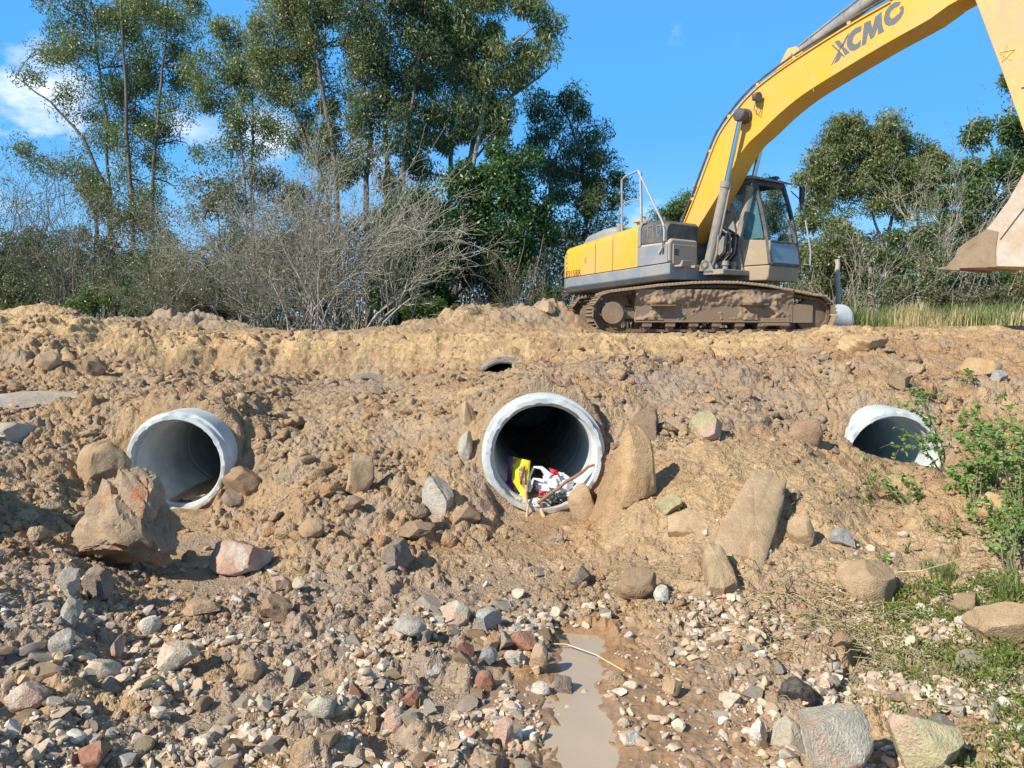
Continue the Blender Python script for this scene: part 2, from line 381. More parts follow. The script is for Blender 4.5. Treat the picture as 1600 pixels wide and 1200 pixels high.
def HB(X, Y):
    """large shape of the ground"""
    a = X / np.maximum(Y, 1.8)
    wx = .10 * fbm(X * 1.3, Y * 1.3, 5, 3); wy = .16 * fbm(X * 1.7 + 31, Y * 1.1, 6, 3)
    wy = wy + .17 * fbm(X * 2.3, Y * .3, 9, 3) * np.exp(-((Y - 11.1) / .7) ** 2)
    near = np.zeros_like(X)
    for (_, cx, my, cz, r, ln, cap) in PIPES + BACKP:
        near = np.maximum(near, np.exp(-(((X - cx) / .9) ** 2 + ((Y - my - .1) / .9) ** 2) ** 2))
    wk = 1 - .85 * near
    ay = a + wx * wk / np.maximum(Y, 3); yy = Y + wy * wk
    ci = np.clip(np.interp(ay, _aa, np.arange(len(_aa))), 0, len(_aa) - 1.0001)
    i = ci.astype(int); f = ci - i; f = f * f * (3 - 2 * f) * .6 + f * .4
    yi = np.clip((yy + 4) / .05, 0, len(_yg) - 1.001); j = yi.astype(int); g = yi - j
    z0 = _zt[i, j] * (1 - g) + _zt[i, j + 1] * g; z1 = _zt[i + 1, j] * (1 - g) + _zt[i + 1, j + 1] * g
    return z0 * (1 - f) + z1 * f

def H(X, Y, detail=True):
    X = np.asarray(X, float); Y = np.asarray(Y, float)
    z = HB(X, Y)
    far = sstep(13, 20, Y)
    pudd = pud_d(X, Y)
    wetreg = np.exp(-(((X - .55) / .55) ** 2 + ((Y - 3.0) / .95) ** 2) ** 1.5)
    exc = sstep(12.3, 12.9, Y) * sstep(.4, 1.0, X) * (1 - sstep(7, 8, X)) * (1 - sstep(18, 19, Y))
    calm = (1 - .75 * exc) * (1 - .72 * wetreg)
    # ledges of the far cut bank
    wall = sstep(10.4, 10.8, Y) * (1 - sstep(11.3, 11.8, Y))
    z = z + wall * (.05 * gn(X * .8, z * 22, 40) + .035 * gn(X * 3, z * 34, 41))
    mound = np.exp(-(((X + 6.7) / 1.3) ** 2 + ((Y - 11.6) / .9) ** 2))
    z = z + mound * (.12 * np.abs(gn(X * 2.2, Y * 2.2, 44)) + .02)
    # big unseen heap out of the picture, added to shade the ditch's left side
    z = z + 1.75 * np.exp(-(((X + 5.1) / 1.0) ** 2 + ((Y - 3.7) / 1.15) ** 2) ** 1.3) * (1 + .25 * fbm(X * 2, Y * 2, 48, 3))
    # spoil heaps behind the cut
    for (hx, hy, hr, hz) in ((-5.9, 13.2, .9, .24), (-5.1, 13.4, .7, .12), (-.75, 13.3, .8, .24), (.1, 13.6, .7, .22), (-.2, 13.2, 1.3, .12), (.85, 13.6, .5, .30), (-2.2, 12.6, .5, .05), (-1.6, 12.6, .35, .09)):
        z = z + hz * np.exp(-(((X - hx) ** 2 + (Y - hy) ** 2) / hr ** 2)) * (1 + .7 * fbm(X * 3, Y * 3, 47, 3))
    # cut ledges: the bank stands in rough horizontal steps
    wl_ = sstep(10.35, 10.7, Y) * (1 - sstep(11.6, 12.1, Y)) * (1 - .5 * far)
    k_ = .115; s_ = (z + .05 * gn(X * .55, Y * .1, 43) + .02 * gn(X * 3, Y * .5, 42)) / k_; fl = np.floor(s_)
    st_ = (fl + sstep(.45, 1, s_ - fl)) * k_ - (s_ * k_ - z); on_ = np.clip(sstep(-.2, .15, gn(X * .5, z * 3, 45) + .1), 0, 1)
    z = z + wl_ * on_ * .8 * (st_ - z)
    if detail and Y.size > 0:
        shp = z.shape; msk = (Y < 17) & (Y > -2)
        zm = z[msk]; Xm, Ym = X[msk], Y[msk]; calm_, far_, wl2, wt_ = calm[msk], far[msk], wl_[msk], wetreg[msk]
        smooth_r = np.exp(-(((Xm - 1.9) / 1.6) ** 2 + ((Ym - 5.3) / .95) ** 2) ** 1.5)        # loose raked slope on the right
        lump = sstep(-.12, .32, fbm(Xm * .9 + 4, Ym * .9, 21, 3))
        flat_ = 1 - .6 * np.exp(-(((Xm + 1.2) / 1.6) ** 2 + ((Ym - 8.6) / 1.2) ** 2))
        rough = (1 - .72 * smooth_r) * calm_ * (1 - .9 * far_) * (1 - .35 * wl2) * flat_ * (1 - .55 * sstep(11.3, 12.0, Ym) * sstep(-5.6, -4.9, Xm))
        wx_ = .045 * fbm(Xm * 9, Ym * 9, 34, 3); wy_ = .045 * fbm(Xm * 9 + 50, Ym * 9, 35, 3)
        Xw, Yw = Xm + wx_, Ym + wy_
        e = (.075 * fbm(Xm * 1.4, Ym * 1.4, 11, 3) + .040 * fbm(Xm * 4.2, Ym * 4.2, 12, 4, .55) - .03 * np.abs(fbm(Xm * 2.6 + 7, Ym * 2.6, 14, 3)))
        e = e + .19 * clods(Xw * 2.6, Yw * 2.6, 50, .12, .45, .45) * (.1 + .9 * lump) + .10 * clods(Xw * 4.3, Yw * 4.3, 55, .15, .5, .45) * (.05 + .95 * lump)
        e = e - .075 * sstep(.72, .98, 1 - np.abs(fbm(Xm * 2.1 + 3, Ym * 2.1, 57, 3))) * lump - .03 * sstep(.8, .98, 1 - np.abs(fbm(Xm * 6 + 3, Ym * 6, 58, 3)))
        e = e + .055 * clods(Xw * 7, Yw * 7, 60, .15, .55, .5) * (.1 + .9 * lump) + .020 * clods(Xw * 17, Yw * 17, 70, .2, .6, .6) * (.2 + .8 * lump) + .014 * clods(Xm * 36 + wx_ * 20, Ym * 36 + wy_ * 20, 80, .25, .6, .8)
        zm = zm + rough * e + .10 * smooth_r * fbm(Xm * 1.6, Ym * 1.6, 36, 3) + (1 - far_) * (.016 * fbm(Xm * 14, Ym * 14, 31, 4, .6) + .005 * fbm(Xm * 55, Ym * 55, 33, 2)) * (1 - .6 * wt_)
        z = z.copy(); z[msk] = zm
    # puddle bed and muddy margin
    z = np.where(pudd > -.05, np.minimum(z, WATER + .01 - pudd * .35 + .01 * gn(X * 20, Y * 20, 3)), z)
    z = np.maximum(z, np.where(pudd < -.02, WATER + .004 + .012 * np.clip(-pudd * 6, 0, 1), -9))
    # stands clear of the pipe mouths, covers the pipes behind
    for (_, cx, my, cz, r, ln, cap) in PIPES + BACKP:
        dx = np.abs(X - cx)
        rise = 1.6 * np.clip((Y - my - .03) / max(ln, .14), 0, 1.2)
        if cap is not None:
            fr = np.clip(1 - (my - Y) / .55, 0, 1)
            lim = cap + .03 * gn(X * 8, Y * 8, 7) + .5 * np.clip(my - .45 - Y, 0, 9) + 2.2 * np.clip(dx - r * .72, 0, 9) + rise
            z = np.where((Y < my + ln + .22) & (Y > my - .7) & (dx < r * 1.15), np.minimum(z, lim), z)
        else:
            lim = -.90 - .17 * (X - cx + .3) + .03 * fbm(X * 8, Y * 8, 7, 2) + .5 * np.clip(my - .4 - Y, 0, 9) + 1.5 * np.clip(dx - r * .9, 0, 9) + rise
            z = np.where((Y < my + ln + .22) & (Y > my - .8) & (dx < r * 1.2), np.minimum(z, lim), z)
        top = cz + np.sqrt(np.maximum(0, (r + .03) ** 2 - np.minimum(dx, r) ** 2)) + .02 + .10 * np.abs(fbm(X * 4, Y * 4, 8, 3)) + .09 * clods(X * 8, Y * 8, 61, .15, .55, .7) + .04 * clods(X * 18, Y * 18, 62, .2, .6, .8)
        e_ = max(ln, .14) + .05; c0 = cap if cap is not None else cz - .05
        tt = np.clip((Y - my - .03) / (e_ - .03), 0, 1)
        z = np.where((dx < r + .01) & (Y >= my + .03) & (Y < my + 6), np.maximum(z, c0 + (top - c0) * tt), z)
        edge_ = (dx >= r + .01) & (dx < r + .16) & (Y >= my + .03) & (Y < my + 6)
        z = np.where(edge_, np.maximum(z, c0 + (cz + .02 - c0) * tt - 2.5 * (dx - r) + .08 * clods(X * 8, Y * 8, 61, .15, .55, .7)), z)
    return z

_c = 1.0
acol = np.concatenate([np.linspace(-2.6, -.80, 40)[:-1], np.linspace(-.80, .80, 1080), np.linspace(.80, 2.6, 40)[1:]])
rows = [np.linspace(-1.2, 2.0, 34)[:-1]]
y = 2.0; r2 = []
while y < 14.5:
    r2.append(y); st = (y + 1.5) * .0021
    if 10.4 < y < 11.8: st *= .5
    if 6.35 < y < 7.25: st *= .45
    y += st
while y < 900: r2.append(y); y += (y - 12) * .02 + .02
yrow = np.concatenate(rows + [np.array(r2)])
A_, Yg = np.meshgrid(acol, yrow); Xg = A_ * (np.abs(Yg + 1.5) * .88 + .15)
Xg = np.where(np.abs(A_) < 3, Xg, Xg)
Zg = H(Xg, Yg)
nr, nc = Xg.shape
idx = np.arange(nr * nc).reshape(nr, nc)
Fq = np.stack([idx[:-1, :-1], idx[:-1, 1:], idx[1:, 1:], idx[1:, :-1]], -1).reshape(-1, 4)
cxx = Xg.ravel()[Fq].mean(1); cyy = Yg.ravel()[Fq].mean(1); czz = Zg.ravel()[Fq].mean(1)
keep = np.ones(len(Fq), bool)
for (_, px_, my, cz, r, ln, cap) in PIPES + BACKP:
    keep &= ~(((cxx - px_) ** 2 + (czz - cz) ** 2 < (r * .80 + .035) ** 2) & (cyy > my - .0) & (cyy < my + 3.5))
Vt = np.stack([Xg.ravel(), Yg.ravel(), Zg.ravel()], 1)
ground_me = new_mesh('ground', Vt, Fq[keep], smooth=True)
# what the soil is made of at each point (kind of soil, not shade)
X, Y, Z = Vt[:, 0], Vt[:, 1], Vt[:, 2]
n1 = fbm(X * .8, Y * .8, 101, 4); n2 = fbm(X * 3, Y * 3, 102, 4); n3 = fbm(X * 10, Y * 10, 103, 3)
strata = gn(X * .35, Z * 16, 104) + .6 * gn(X * 1.2, Z * 40, 105)
sandy = sstep(-.42, .02, Z + .22 * strata + .12 * n2) * sstep(9.8, 10.6, Y) * (1 - .85 * sstep(11.3, 12.0, Y + .3 * n1)) * sstep(-.45, .05, n1 + strata * .5 + .25)
sandy = sandy * (.35 + .6 * sstep(-.25, .3, n2 + .6 * n3 + .3 * strata))
sandy = np.maximum(sandy, .55 * np.exp(-(((X - 2.0) / 1.7) ** 2 + ((Y - 4.9) / 1.0) ** 2)) * sstep(-.3, .2, n2))
grey = .95 * np.exp(-(((X - 1.5) / 1.7) ** 2 + ((Y - 7.6) / 1.1) ** 2)) * sstep(-.25, .2, n1 + n2 * .6 + .1)
grey = np.maximum(grey, .75 * np.exp(-(((X + .9) / 1.6) ** 2 + ((Y - 6.9) / 1.2) ** 2)) * sstep(-.3, .25, n2))
grey = np.maximum(grey, .9 * (1 - sstep(4.6, 5.4, Y + .8 * n1)) * sstep(-.35, .25, n1 + n2 + .2) * (1 - sstep(.2, 1.0, X) * .4))
grey = np.maximum(grey, .9 * np.exp(-(((X + 5.3) / 1.3) ** 2 + ((Y - 13.2) / .9) ** 2)))
grey = np.maximum(grey, .9 * np.exp(-(((X - .1) / .45) ** 2 + ((Y - 13.5) / .6) ** 2)))
grey = np.maximum(grey, .8 * sstep(.05, .5, n1 * .8 + n2))
red = np.clip(sstep(.0, .5, fbm(X * 1.1 + 9, Y * 1.1, 107, 3) + .3 * (Y > 8) * (X > 2.5)), 0, 1) * sstep(3.8, 5, Y)
pd = pud_d(X, Y)
wet = np.clip(sstep(-.30, -.02, pd + .12 * n2) + .7 * np.exp(-(((X - .66) / .36) ** 2 + ((Y - 3.05) / .72) ** 2) ** 2) * sstep(-.35, .1, n2 + .2) + .8 * np.exp(-(((X - .02) / .2) ** 2 + ((Y - 3.0) / .45) ** 2)), 0, 1)
veg = sstep(15.0, 16.5, Y + n1)
ca = ground_me.color_attributes.new('soil', 'FLOAT_COLOR', 'POINT')
ca.data.foreach_set('color', np.stack([sandy, grey, wet, red], 1).astype(np.float32).ravel())
at2 = ground_me.attributes.new('veg', 'FLOAT', 'POINT'); at2.data.foreach_set('value', veg.astype(np.float32))

def soil_nodes(nt, sandy, grey, wet, red, co):
    na = noise(nt, co, 1.7, 8, .65); nb = noise(nt, co, 9, 6, .65); nc_ = noise(nt, co, 60, 5, .7)
    base = mix(nt, ramp(nt, na, [(.35, (0, 0, 0)), (.65, (1, 1, 1))]), (.35, .228, .122, 1), (.51, .355, .205, 1))
    base = mix(nt, ramp(nt, nb, [(.55, (0, 0, 0)), (.72, (.8, .8, .8))]), base, (.25, .17, .105, 1))
    base = mix(nt, math_(nt, 'MULTIPLY', red, .55), base, (.40, .225, .11, 1))
    base = mix(nt, grey, base, mix(nt, nb, (.29, .215, .155, 1), (.43, .335, .245, 1)))
    base = mix(nt, sandy, base, mix(nt, nb, (.52, .34, .15, 1), (.66, .47, .25, 1)))
    sp = ramp(nt, nc_, [(.30, (.72, .72, .72)), (.55, (1, 1, 1)), (.75, (1.18, 1.18, 1.18))])
    return mix(nt, 1.0, base, sp, 'MULTIPLY'), nb, nc_
m, nt, p = mat_new('soil'); M['soil'] = m
at_ = attr(nt, 'soil'); sep = nt.nodes.new('ShaderNodeSeparateColor'); nt.links.new(at_.outputs['Color'], sep.inputs[0])
co = coords(nt)
wetn = sep.outputs[2]
col, nb, nc_ = soil_nodes(nt, sep.outputs[0], sep.outputs[1], wetn, at_.outputs['Alpha'], co)
col = mix(nt, attr(nt, 'veg').outputs['Fac'], col, (.09, .075, .045, 1))
dk = mix(nt, wetn, (1, 1, 1, 1), (.74, .64, .56, 1)); col = mix(nt, 1.0, col, dk, 'MULTIPLY')
nt.links.new(col, p.inputs['Base Color'])
nt.links.new(mix(nt, wetn, (.95,) * 3 + (1,), (.5,) * 3 + (1,)), p.inputs['Roughness'])
p.inputs['Specular IOR Level'].default_value = .25
hh = math_(nt, 'ADD', math_(nt, 'MULTIPLY', nc_, .8), math_(nt, 'MULTIPLY', noise(nt, co, 230, 3, .7), .5))
b = bump(nt, p, math_(nt, 'ADD', math_(nt, 'MULTIPLY', hh, .35), crumb(nt, co, 60, 150)), 1.0, .020)
nt.links.new(mix(nt, wetn, (.8,) * 3 + (1,), (.16,) * 3 + (1,)), b.inputs['Strength'])
ground = link('ground', ground_me, M['soil']); tag(ground, kind='structure')

def on_ground(px, py):
    """where the line of sight through a photo pixel meets the ground"""
    d = ray(px, py)
    t = np.geomspace(2.2, 40, 1500) / d[1]
    Zr = EYE + d[2] * t; g = H(d[0] * t, d[1] * t)
    k = np.argmax(Zr < g)
    if k == 0: k = len(t) - 1
    return np.array((d[0] * t[k], d[1] * t[k], g[k]))
def gz(x, y): return float(H(np.array([x]), np.array([y]))[0])

# puddle
m, nt, p = mat_new('muddy_water'); M['water'] = m
co = coords(nt)
nt.links.new(mix(nt, ramp(nt, noise(nt, co, 2.5, 4), [(.35, (0, 0, 0)), (.65, (1, 1, 1))]), (.40, .305, .21, 1), (.46, .36, .255, 1)), p.inputs['Base Color'])
p.inputs['Roughness'].default_value = .13; p.inputs['IOR'].default_value = 1.33
bump(nt, p, noise(nt, co, 14, 3), .08, .01)
pv = [(x, y, WATER) for y in np.linspace(1.8, 4.1, 12) for x in np.linspace(-.15, .85, 8)]
pf = [(r * 8 + c, r * 8 + c + 1, (r + 1) * 8 + c + 1, (r + 1) * 8 + c) for r in range(11) for c in range(7)]
pu = link('puddle', new_mesh('puddle', np.array(pv), pf), M['water']); tag(pu, 'shallow puddle of milky brown water in the gravel', 'puddle', kind='structure')

# ------------------------------------------------------------------ concrete pipes
def concrete(name, ca, cb_, dirt):
  m, nt, p = mat_new(name); M[name] = m
  co = coords(nt); geoN = nt.nodes.new('ShaderNodeNewGeometry')
  n1_ = noise(nt, co, 3.5, 7, .6); n2_ = noise(nt, co, 26, 5, .65); n3_ = noise(nt, co, 120, 3, .6)
  c = mix(nt, ramp(nt, n1_, [(.36, (0, 0, 0)), (.64, (1, 1, 1))]), ca, cb_)
  c = mix(nt, ramp(nt, n2_, [(.58, (0, 0, 0)), (.72, (.7, .7, .7))]), c, (.36, .36, .34, 1))
  spz = nt.nodes.new('ShaderNodeSeparateXYZ'); nt.links.new(co, spz.inputs[0])
  low = N(nt, 'ShaderNodeMapRange'); nt.links.new(math_(nt, 'ADD', spz.outputs[2], math_(nt, 'MULTIPLY', n1_, .35)), low.inputs['Value'])
  low.inputs['From Min'].default_value = -.12; low.inputs['From Max'].default_value = -.28
  c = mix(nt, math_(nt, 'MULTIPLY', low.outputs[0], .75, True), c, (.33, .25, .17, 1))
  c = mix(nt, ramp(nt, n3_, [(.66, (0, 0, 0)), (.70, (.8, .8, .8))]), c, (.16, .15, .14, 1))
  nt.links.new(c, p.inputs['Base Color']); p.inputs['Roughness'].default_value = .82
  bump(nt, p, math_(nt, 'ADD', n2_, n3_), .45, .006)
concrete('concrete', (.44, .47, .46, 1), (.62, .65, .63, 1), 0)
concrete('concrete_dirty', (.20, .17, .14, 1), (.34, .29, .235, 1), 1)

def pipe(px_, my, cz, r, L, label, yaw=0, seed=0, group=None, pitch=0, mat='concrete'):
    t = thing('concrete_pipe', (px_, my, cz), label, 'pipe', yaw, group)
    t.rotation_euler = (pitch, 0, yaw)
    n = 96; ri = r * .80
    prof = [(.060, r), (.052, r * .955), (.006, r * .945), (0, r * .935), (0, r * .865), (.008, r * .855), (.075, r * .85), (.08, ri + .004), (.09, ri)]
    y = .09
    while y < L: # joints between the pipe lengths show as grooves
        y += 1.05; prof += [(y, ri), (y + .004, ri + .014), (y + .022, ri + .014), (y + .026, ri)]
    prof += [(L, ri), (L, .01), (L + .05, .01), (L + .05, r)]
    k = int(L / .15)
    prof += [(L * (1 - i / k) + .012 * i / k, r) for i in range(1, k)]
    prof = [q for q in prof]
    rnd = np.random.default_rng(seed)
    V = []
    for (yy, rr) in prof:
        for a in range(n):
            an = 2 * math.pi * a / n
            jit = 0
            if yy < .055:
                jit = -.016 * max(0, float(fbm(np.array([a * .45 + seed * 7]), np.array([rr * 40]), 5, 2)[0]) - .1) * 2.2
            V.append(((rr + jit) * math.cos(an), yy + (abs(jit) * .8 if yy < .055 else 0), (rr + jit) * math.sin(an)))
    mm = len(prof)
    F = [(i * n + a, ((i + 1) % mm) * n + a, ((i + 1) % mm) * n + (a + 1) % n, i * n + (a + 1) % n) for i in range(mm) for a in range(n)]
    split = 5 * n
    rimF = [f for f in F if max(f) < 8 * n and min(f) >= 0 and (max(f) - min(f)) < 3 * n]
    barF = [f for f in F if f not in set(rimF)]
    for nm, fs in (('rim', rimF), ('barrel', barF)):
        me = bpy.data.meshes.new(nm); me.from_pydata(V, [], fs)
        bm = bmesh.new(); bm.from_mesh(me)
        bmesh.ops.delete(bm, geom=[v for v in bm.verts if not v.link_faces], context='VERTS')
        bmesh.ops.recalc_face_normals(bm, faces=bm.faces) if nm == 'rim' else None
        bm.to_mesh(me); bm.free()
        me.polygons.foreach_set('use_smooth', [True] * len(me.polygons)); me.set_sharp_from_angle(angle=math.radians(35))
        link(nm, me, M[mat], t)
    return t
pipe(-2.93, 6.60, -.955, .46, 4.6, 'pale concrete pipe behind the big rusty rock, a thin film of mud inside', 0.0, 1)
pipe(.268, 6.40, -.845, .525, 4.8, 'wide concrete pipe mouth with rubbish bags lying inside', .015, 2)
pipe(3.42, 6.80, -.965, .475, 4.2, 'whitish concrete pipe half choked with soil behind leafy weeds', 0.0, 3)
pipe(-.115, 10.52, -.66, .455, 3.5, 'grey pipe arch peeping over the dirt in the far bank, above the rubbish pipe', 0.0, 4, mat='concrete_dirty')
pipe(-2.02, 10.62, -.90, .46, 3.5, 'almost buried pipe, only a sliver of its rim above the trench floor', 0.0, 5, mat='concrete_dirty')
m, nt, p = mat_new('loose_soil'); M['soil_plain'] = m
geo_ = nt.nodes.new('ShaderNodeNewGeometry'); co = coords(nt)
rv = math_(nt, 'MULTIPLY', geo_.outputs['Random Per Island'], .55)
gr_ = ramp(nt, geo_.outputs['Random Per Island'], [(.5, (0, 0, 0)), (.95, (.8, .8, .8))]); z_ = N(nt, 'ShaderNodeValue')
z_.outputs[0].default_value = 0
col, nb, nc_ = soil_nodes(nt, math_(nt, 'MULTIPLY', rv, .4), gr_, z_.outputs[0], rv, co)
nt.links.new(col, p.inputs['Base Color']); p.inputs['Roughness'].default_value = .95; p.inputs['Specular IOR Level'].default_value = .2
bump(nt, p, math_(nt, 'ADD', math_(nt, 'MULTIPLY', nc_, .8), math_(nt, 'MULTIPLY', noise(nt, co, 230, 3, .7), .5)), .8, .012)
# silt lying in the left pipe
def silt(px_, my, cz, r, y0, y1, depth, name='silt'):
    pts = []; nx = 16; ny = 30; ri = r * .8 - .004
    for j in range(ny):
        yy = y0 + (y1 - y0) * j / (ny - 1)
        for i in range(nx):
            u = -1 + 2 * i / (nx - 1); w = math.sqrt(max(0, ri * ri - (ri - depth) ** 2)) * (1.04 + .1 * math.sin(yy * 3))
            x = u * w; z = -ri + depth + .012 * math.sin(yy * 9 + u * 4) + .01 * math.sin(yy * 23 + u * 9)
            zz = -math.sqrt(max(0, ri * ri - x * x)) if abs(x) < ri else z
            pts.append((px_ + x, my + yy, cz + max(z, zz + .003)))
    F = [(j * nx + i, j * nx + i + 1, (j + 1) * nx + i + 1, (j + 1) * nx + i) for j in range(ny - 1) for i in range(nx - 1)]
    return link(name, new_mesh(name, np.array(pts), F, True), M['soil_plain'])

tag(silt(-2.93, 6.60, -.955, .46, .12, 3.6, .018), kind='structure')
tag(silt(.268, 6.40, -.845, .525, .10, 3.6, .03), kind='structure')
tag(silt(3.42, 6.80, -.965, .475, .0, 3.0, .10), kind='structure')
# short white pipe lying beyond the right end of the excavator's tracks
pipe(6.42, 14.95, .31, .29, 1.6, 'short white pipe lying on the bank at the right end of the excavator tracks', math.radians(112), 6)
# ------------------------------------------------------------------ excavator
EC = np.array((3.5, 15.1)); EH = np.array((.62, -.79)); EH = EH / np.linalg.norm(EH)
ERZ = math.atan2(EH[1], EH[0])
exc = thing('excavator', (EC[0], EC[1], 0), 'yellow tracked excavator with grey dusty cab and raised arched boom, parked on the bank', 'excavator', ERZ)
ERT = np.array((EH[1], -EH[0]))
def eup(px, py, mr):
    """photo pixel -> (x, z) in the machine's upright plane mr metres right of its middle"""
    d = ray(px, py); o = EC + ERT * mr
    A = np.array([[d[0], -EH[0]], [d[1], -EH[1]]]); t, s = np.linalg.solve(A, o)
    return (s, EYE + d[2] * t)
def bar(mb, p, q, w, h, up=(0, 0, 1)):
    p, q = Vector(p), Vector(q); t = (q - p); L = t.length; t.normalize()
    u = Vector(up); s = t.cross(u)
    if s.length < 1e-4: s = t.cross(Vector((1, 0, 0)))
    s.normalize(); u = s.cross(t)
    Mx = Matrix((t, s, u)).transposed()
    return mb.box((p + q) / 2, (L, w, h), Mx)
def loft(mb, rings):
    n = len(rings[0]); V = [p for r in rings for p in r]; m_ = len(rings)
    F = [(i * n + k, i * n + (k + 1) % n, (i + 1) * n + (k + 1) % n, (i + 1) * n + k) for i in range(m_ - 1) for k in range(n)]
    F += [tuple(range(n - 1, -1, -1)), tuple(range((m_ - 1) * n, m_ * n))]
    return mb.add(V, F)
def hood_ring(x, yh, z0, z1, r=.16):
    rs = [(-yh, z0)] + [(-yh + r * (1 - math.cos(a)), z1 - r + r * math.sin(a)) for a in np.linspace(0, math.pi / 2, 6)]
    full = rs + [(-y_, z_) for (y_, z_) in rs[::-1]]
    return [(x, y_, z_) for y_, z_ in full]
def ztop(x): return 2.12 + .150 * x if x > -2.3 else 1.775 + (x + 2.3) * .25
def zsk(x): return 1.30 + .058 * x
# lower frame
mb = MB()
st = [(.56, 1.29), (-2.1, 1.29), (-2.35, 1.20), (-2.55, 1.02), (-2.68, .72), (-2.74, .35)]
def ring2(x, yh, z0, z1, r=.07):
    return [(x, -yh + r, z0), (x, -yh, z0 + r), (x, -yh, z1), (x, yh, z1), (x, yh, z0 + r), (x, yh - r, z0)]
loft(mb, [ring2(x, yh + .015, zsk(x) - .30 , zsk(x) - .008, .10) for x, yh in st])
mb.build('lower_frame', M['grey_body'], exc, .02)
mb = MB(); mb.box((-.9, 0, 1.0 - .1), (2.9, 2.1, .08)); mb.lathe([(.62, .62), (.95, .62), (.95, .70), (.985, .70)], (0, 0, 0), (0, 0, 1), 48)
mb.build('slew_ring', M['mud'], exc)
# hood panels and counterweight
def panel(name, xa, xb, mat, z0=None):
    mb = MB(); k = 5
    loft(mb, [hood_ring(xa + (xb - xa) * i / k, 1.29, zsk(xa + (xb - xa) * i / k) if z0 is None else z0, ztop(xa + (xb - xa) * i / k)) for i in range(k + 1)])
    return mb.build(name, mat, exc, .012)
panel('engine_panel', -.872, -.232, M['yellow']); panel('engine_panel', -1.352, -.884, M['yellow']); panel('engine_panel', -2.23, -1.364, M['yellow'])
mb = MB()
loft(mb, [hood_ring(x, yh, zsk(x), zt, .2) for x, yh, zt in ((-2.245, 1.285, 1.78), (-2.36, 1.2, 1.75), (-2.52, 1.04, 1.68), (-2.64, .80, 1.58), (-2.72, .45, 1.45))])
mb.build('counterweight', M['yellow_old'], exc, .02)
# louvre marks on the panel joints
mb = MB()
for z in (1.25, 1.36, 1.47, 1.58, 1.66): mb.box((-2.19, -1.292, z), (.022, .008, .05))
mb.build('hinge', M['red_text'], exc)
# dark cover and filler on top of the hood
mb = MB()
loft(mb, [hood_ring(x, yh, ztop(x) - .08, zt, .1) for x, yh, zt in ((-2.05, .98, 1.90), (-1.85, 1.06, 2.02), (-1.35, 1.08, 2.12), (-1.05, 1.06, 2.14), (-.95, 1.0, 2.08))])
for v in range(len(mb.v)):
    x, y_, z_ = mb.v[v]; mb.v[v] = (x, y_, z_)
mb.build('radiator_cover', M['grey_body'], exc, .03)
mb = MB(); mb.lathe([(0, .12), (.17, .12), (.17, .19), (.20, .19), (.2, .05), (.28, .05)], (-.62, -.72, 2.02), (0, 0, 1), 20); mb.build('filler_cap', M['yellow_old'], exc)
mb = MB(); mb.lathe([(0, .06), (.16, .06), (.2, .04)], (-.98, -1.0, 1.98), (0, 0, 1), 16); mb.build('lifting_lug', M['cyl'], exc); mb = MB(); mb.lathe([(0, .05), (.24, .05)], (-.35, -.45, 2.05), (0, 0, 1), 16); mb.build('exhaust_stub', M['cyl'], exc)
# right front: grey side box, dark grille, tool box
mb = MB(); loft(mb, [[(x, -1.295, zsk(x)), (x, -1.295, 1.66 + .05 * x), (x, -1.22, 1.745 + .04 * x), (x, -.49, 1.745 + .04 * x), (x, -.49, zsk(x))] for x in (-.222, .1, .42, .535)])
mb.build('fuel_tank', M['grey_dusty'], exc, .05)
mb = MB(); mb.prism([(-.222, zsk(-.2) + .005), (.5, zsk(.5) + .005), (.5, 1.665), (-.222, 1.645)], -1.301, -1.296, 'y'); mb.build('side_panel', M['grey_body'], exc, .004)
mb = MB(); loft(mb, [hood_ring(x, 1.285, 1.70, zt, .14) for x, zt in ((-.222, 2.11), (-.13, 2.125), (.16, 2.12), (.42, 2.08), (.47, 2.03))])
mb.v = [(x, min(y_, -.42), z_) for x, y_, z_ in mb.v]
gr = mb.build('grille_box', M['dark'], exc, .03)
mb = MB(); mb.prism([(-.222, 1.655), (-.15, 1.66), (-.15, 1.98), (-.10, 2.07), (-.02, 2.09), (-.02, 2.12), (-.14, 2.10), (-.222, 2.0)], -1.30, -1.288, 'y'); mb.build('grille_frame', M['grey_body'], gr, .004)
mb = MB()
for a, b in (((.0, 1.74), (.02, 2.02)), ((.0, 2.0), (.14, 2.02)), ((.14, 2.02), (.15, 1.80)), ((.22, 2.0), (.33, 2.0)), ((.33, 2.0), (.31, 1.82)), ((.22, 2.0), (.25, 1.80)), ((.25, 1.8), (.31, 1.82)), ((.36, 1.98), (.42, 1.98))):
    bar(mb, (a[0], -1.29, a[1]), (b[0], -1.29, b[1]), .008, .014, (0, 1, 0))
mb.build('grille_lines', M['rail'], gr)
# front face of the tool box: recessed door, vent, latch
mb = MB(); mb.box((.547, -.88, 1.45), (.02, .66, .42)); mb.build('toolbox_door', M['grey_dusty'], exc, .02)
mb = MB()
for k in range(4): mb.box((.56, -1.12, 1.47 + k * .03), (.01, .13, .016))
mb.build('vent', M['black'], exc)
mb = MB(); mb.prism([(.55, 1.25), (.72, 1.25), (.76, 1.36), (.72, 1.36), (.68, 1.29), (.55, 1.28)], -1.18, -.92, 'y'); mb.box((.60, -.66, 1.27), (.12, .14, .05)); mb.build('step', M['beige'], exc, .01)
mb = MB(); mb.box((.40, -1.302, 1.63), (.05, .02, .18)); mb.lathe([(0, .02), (.09, .02)], (.40, -1.32, 1.50), (0, 0, 1), 10); mb.build('latch', M['dark'], exc, .005)
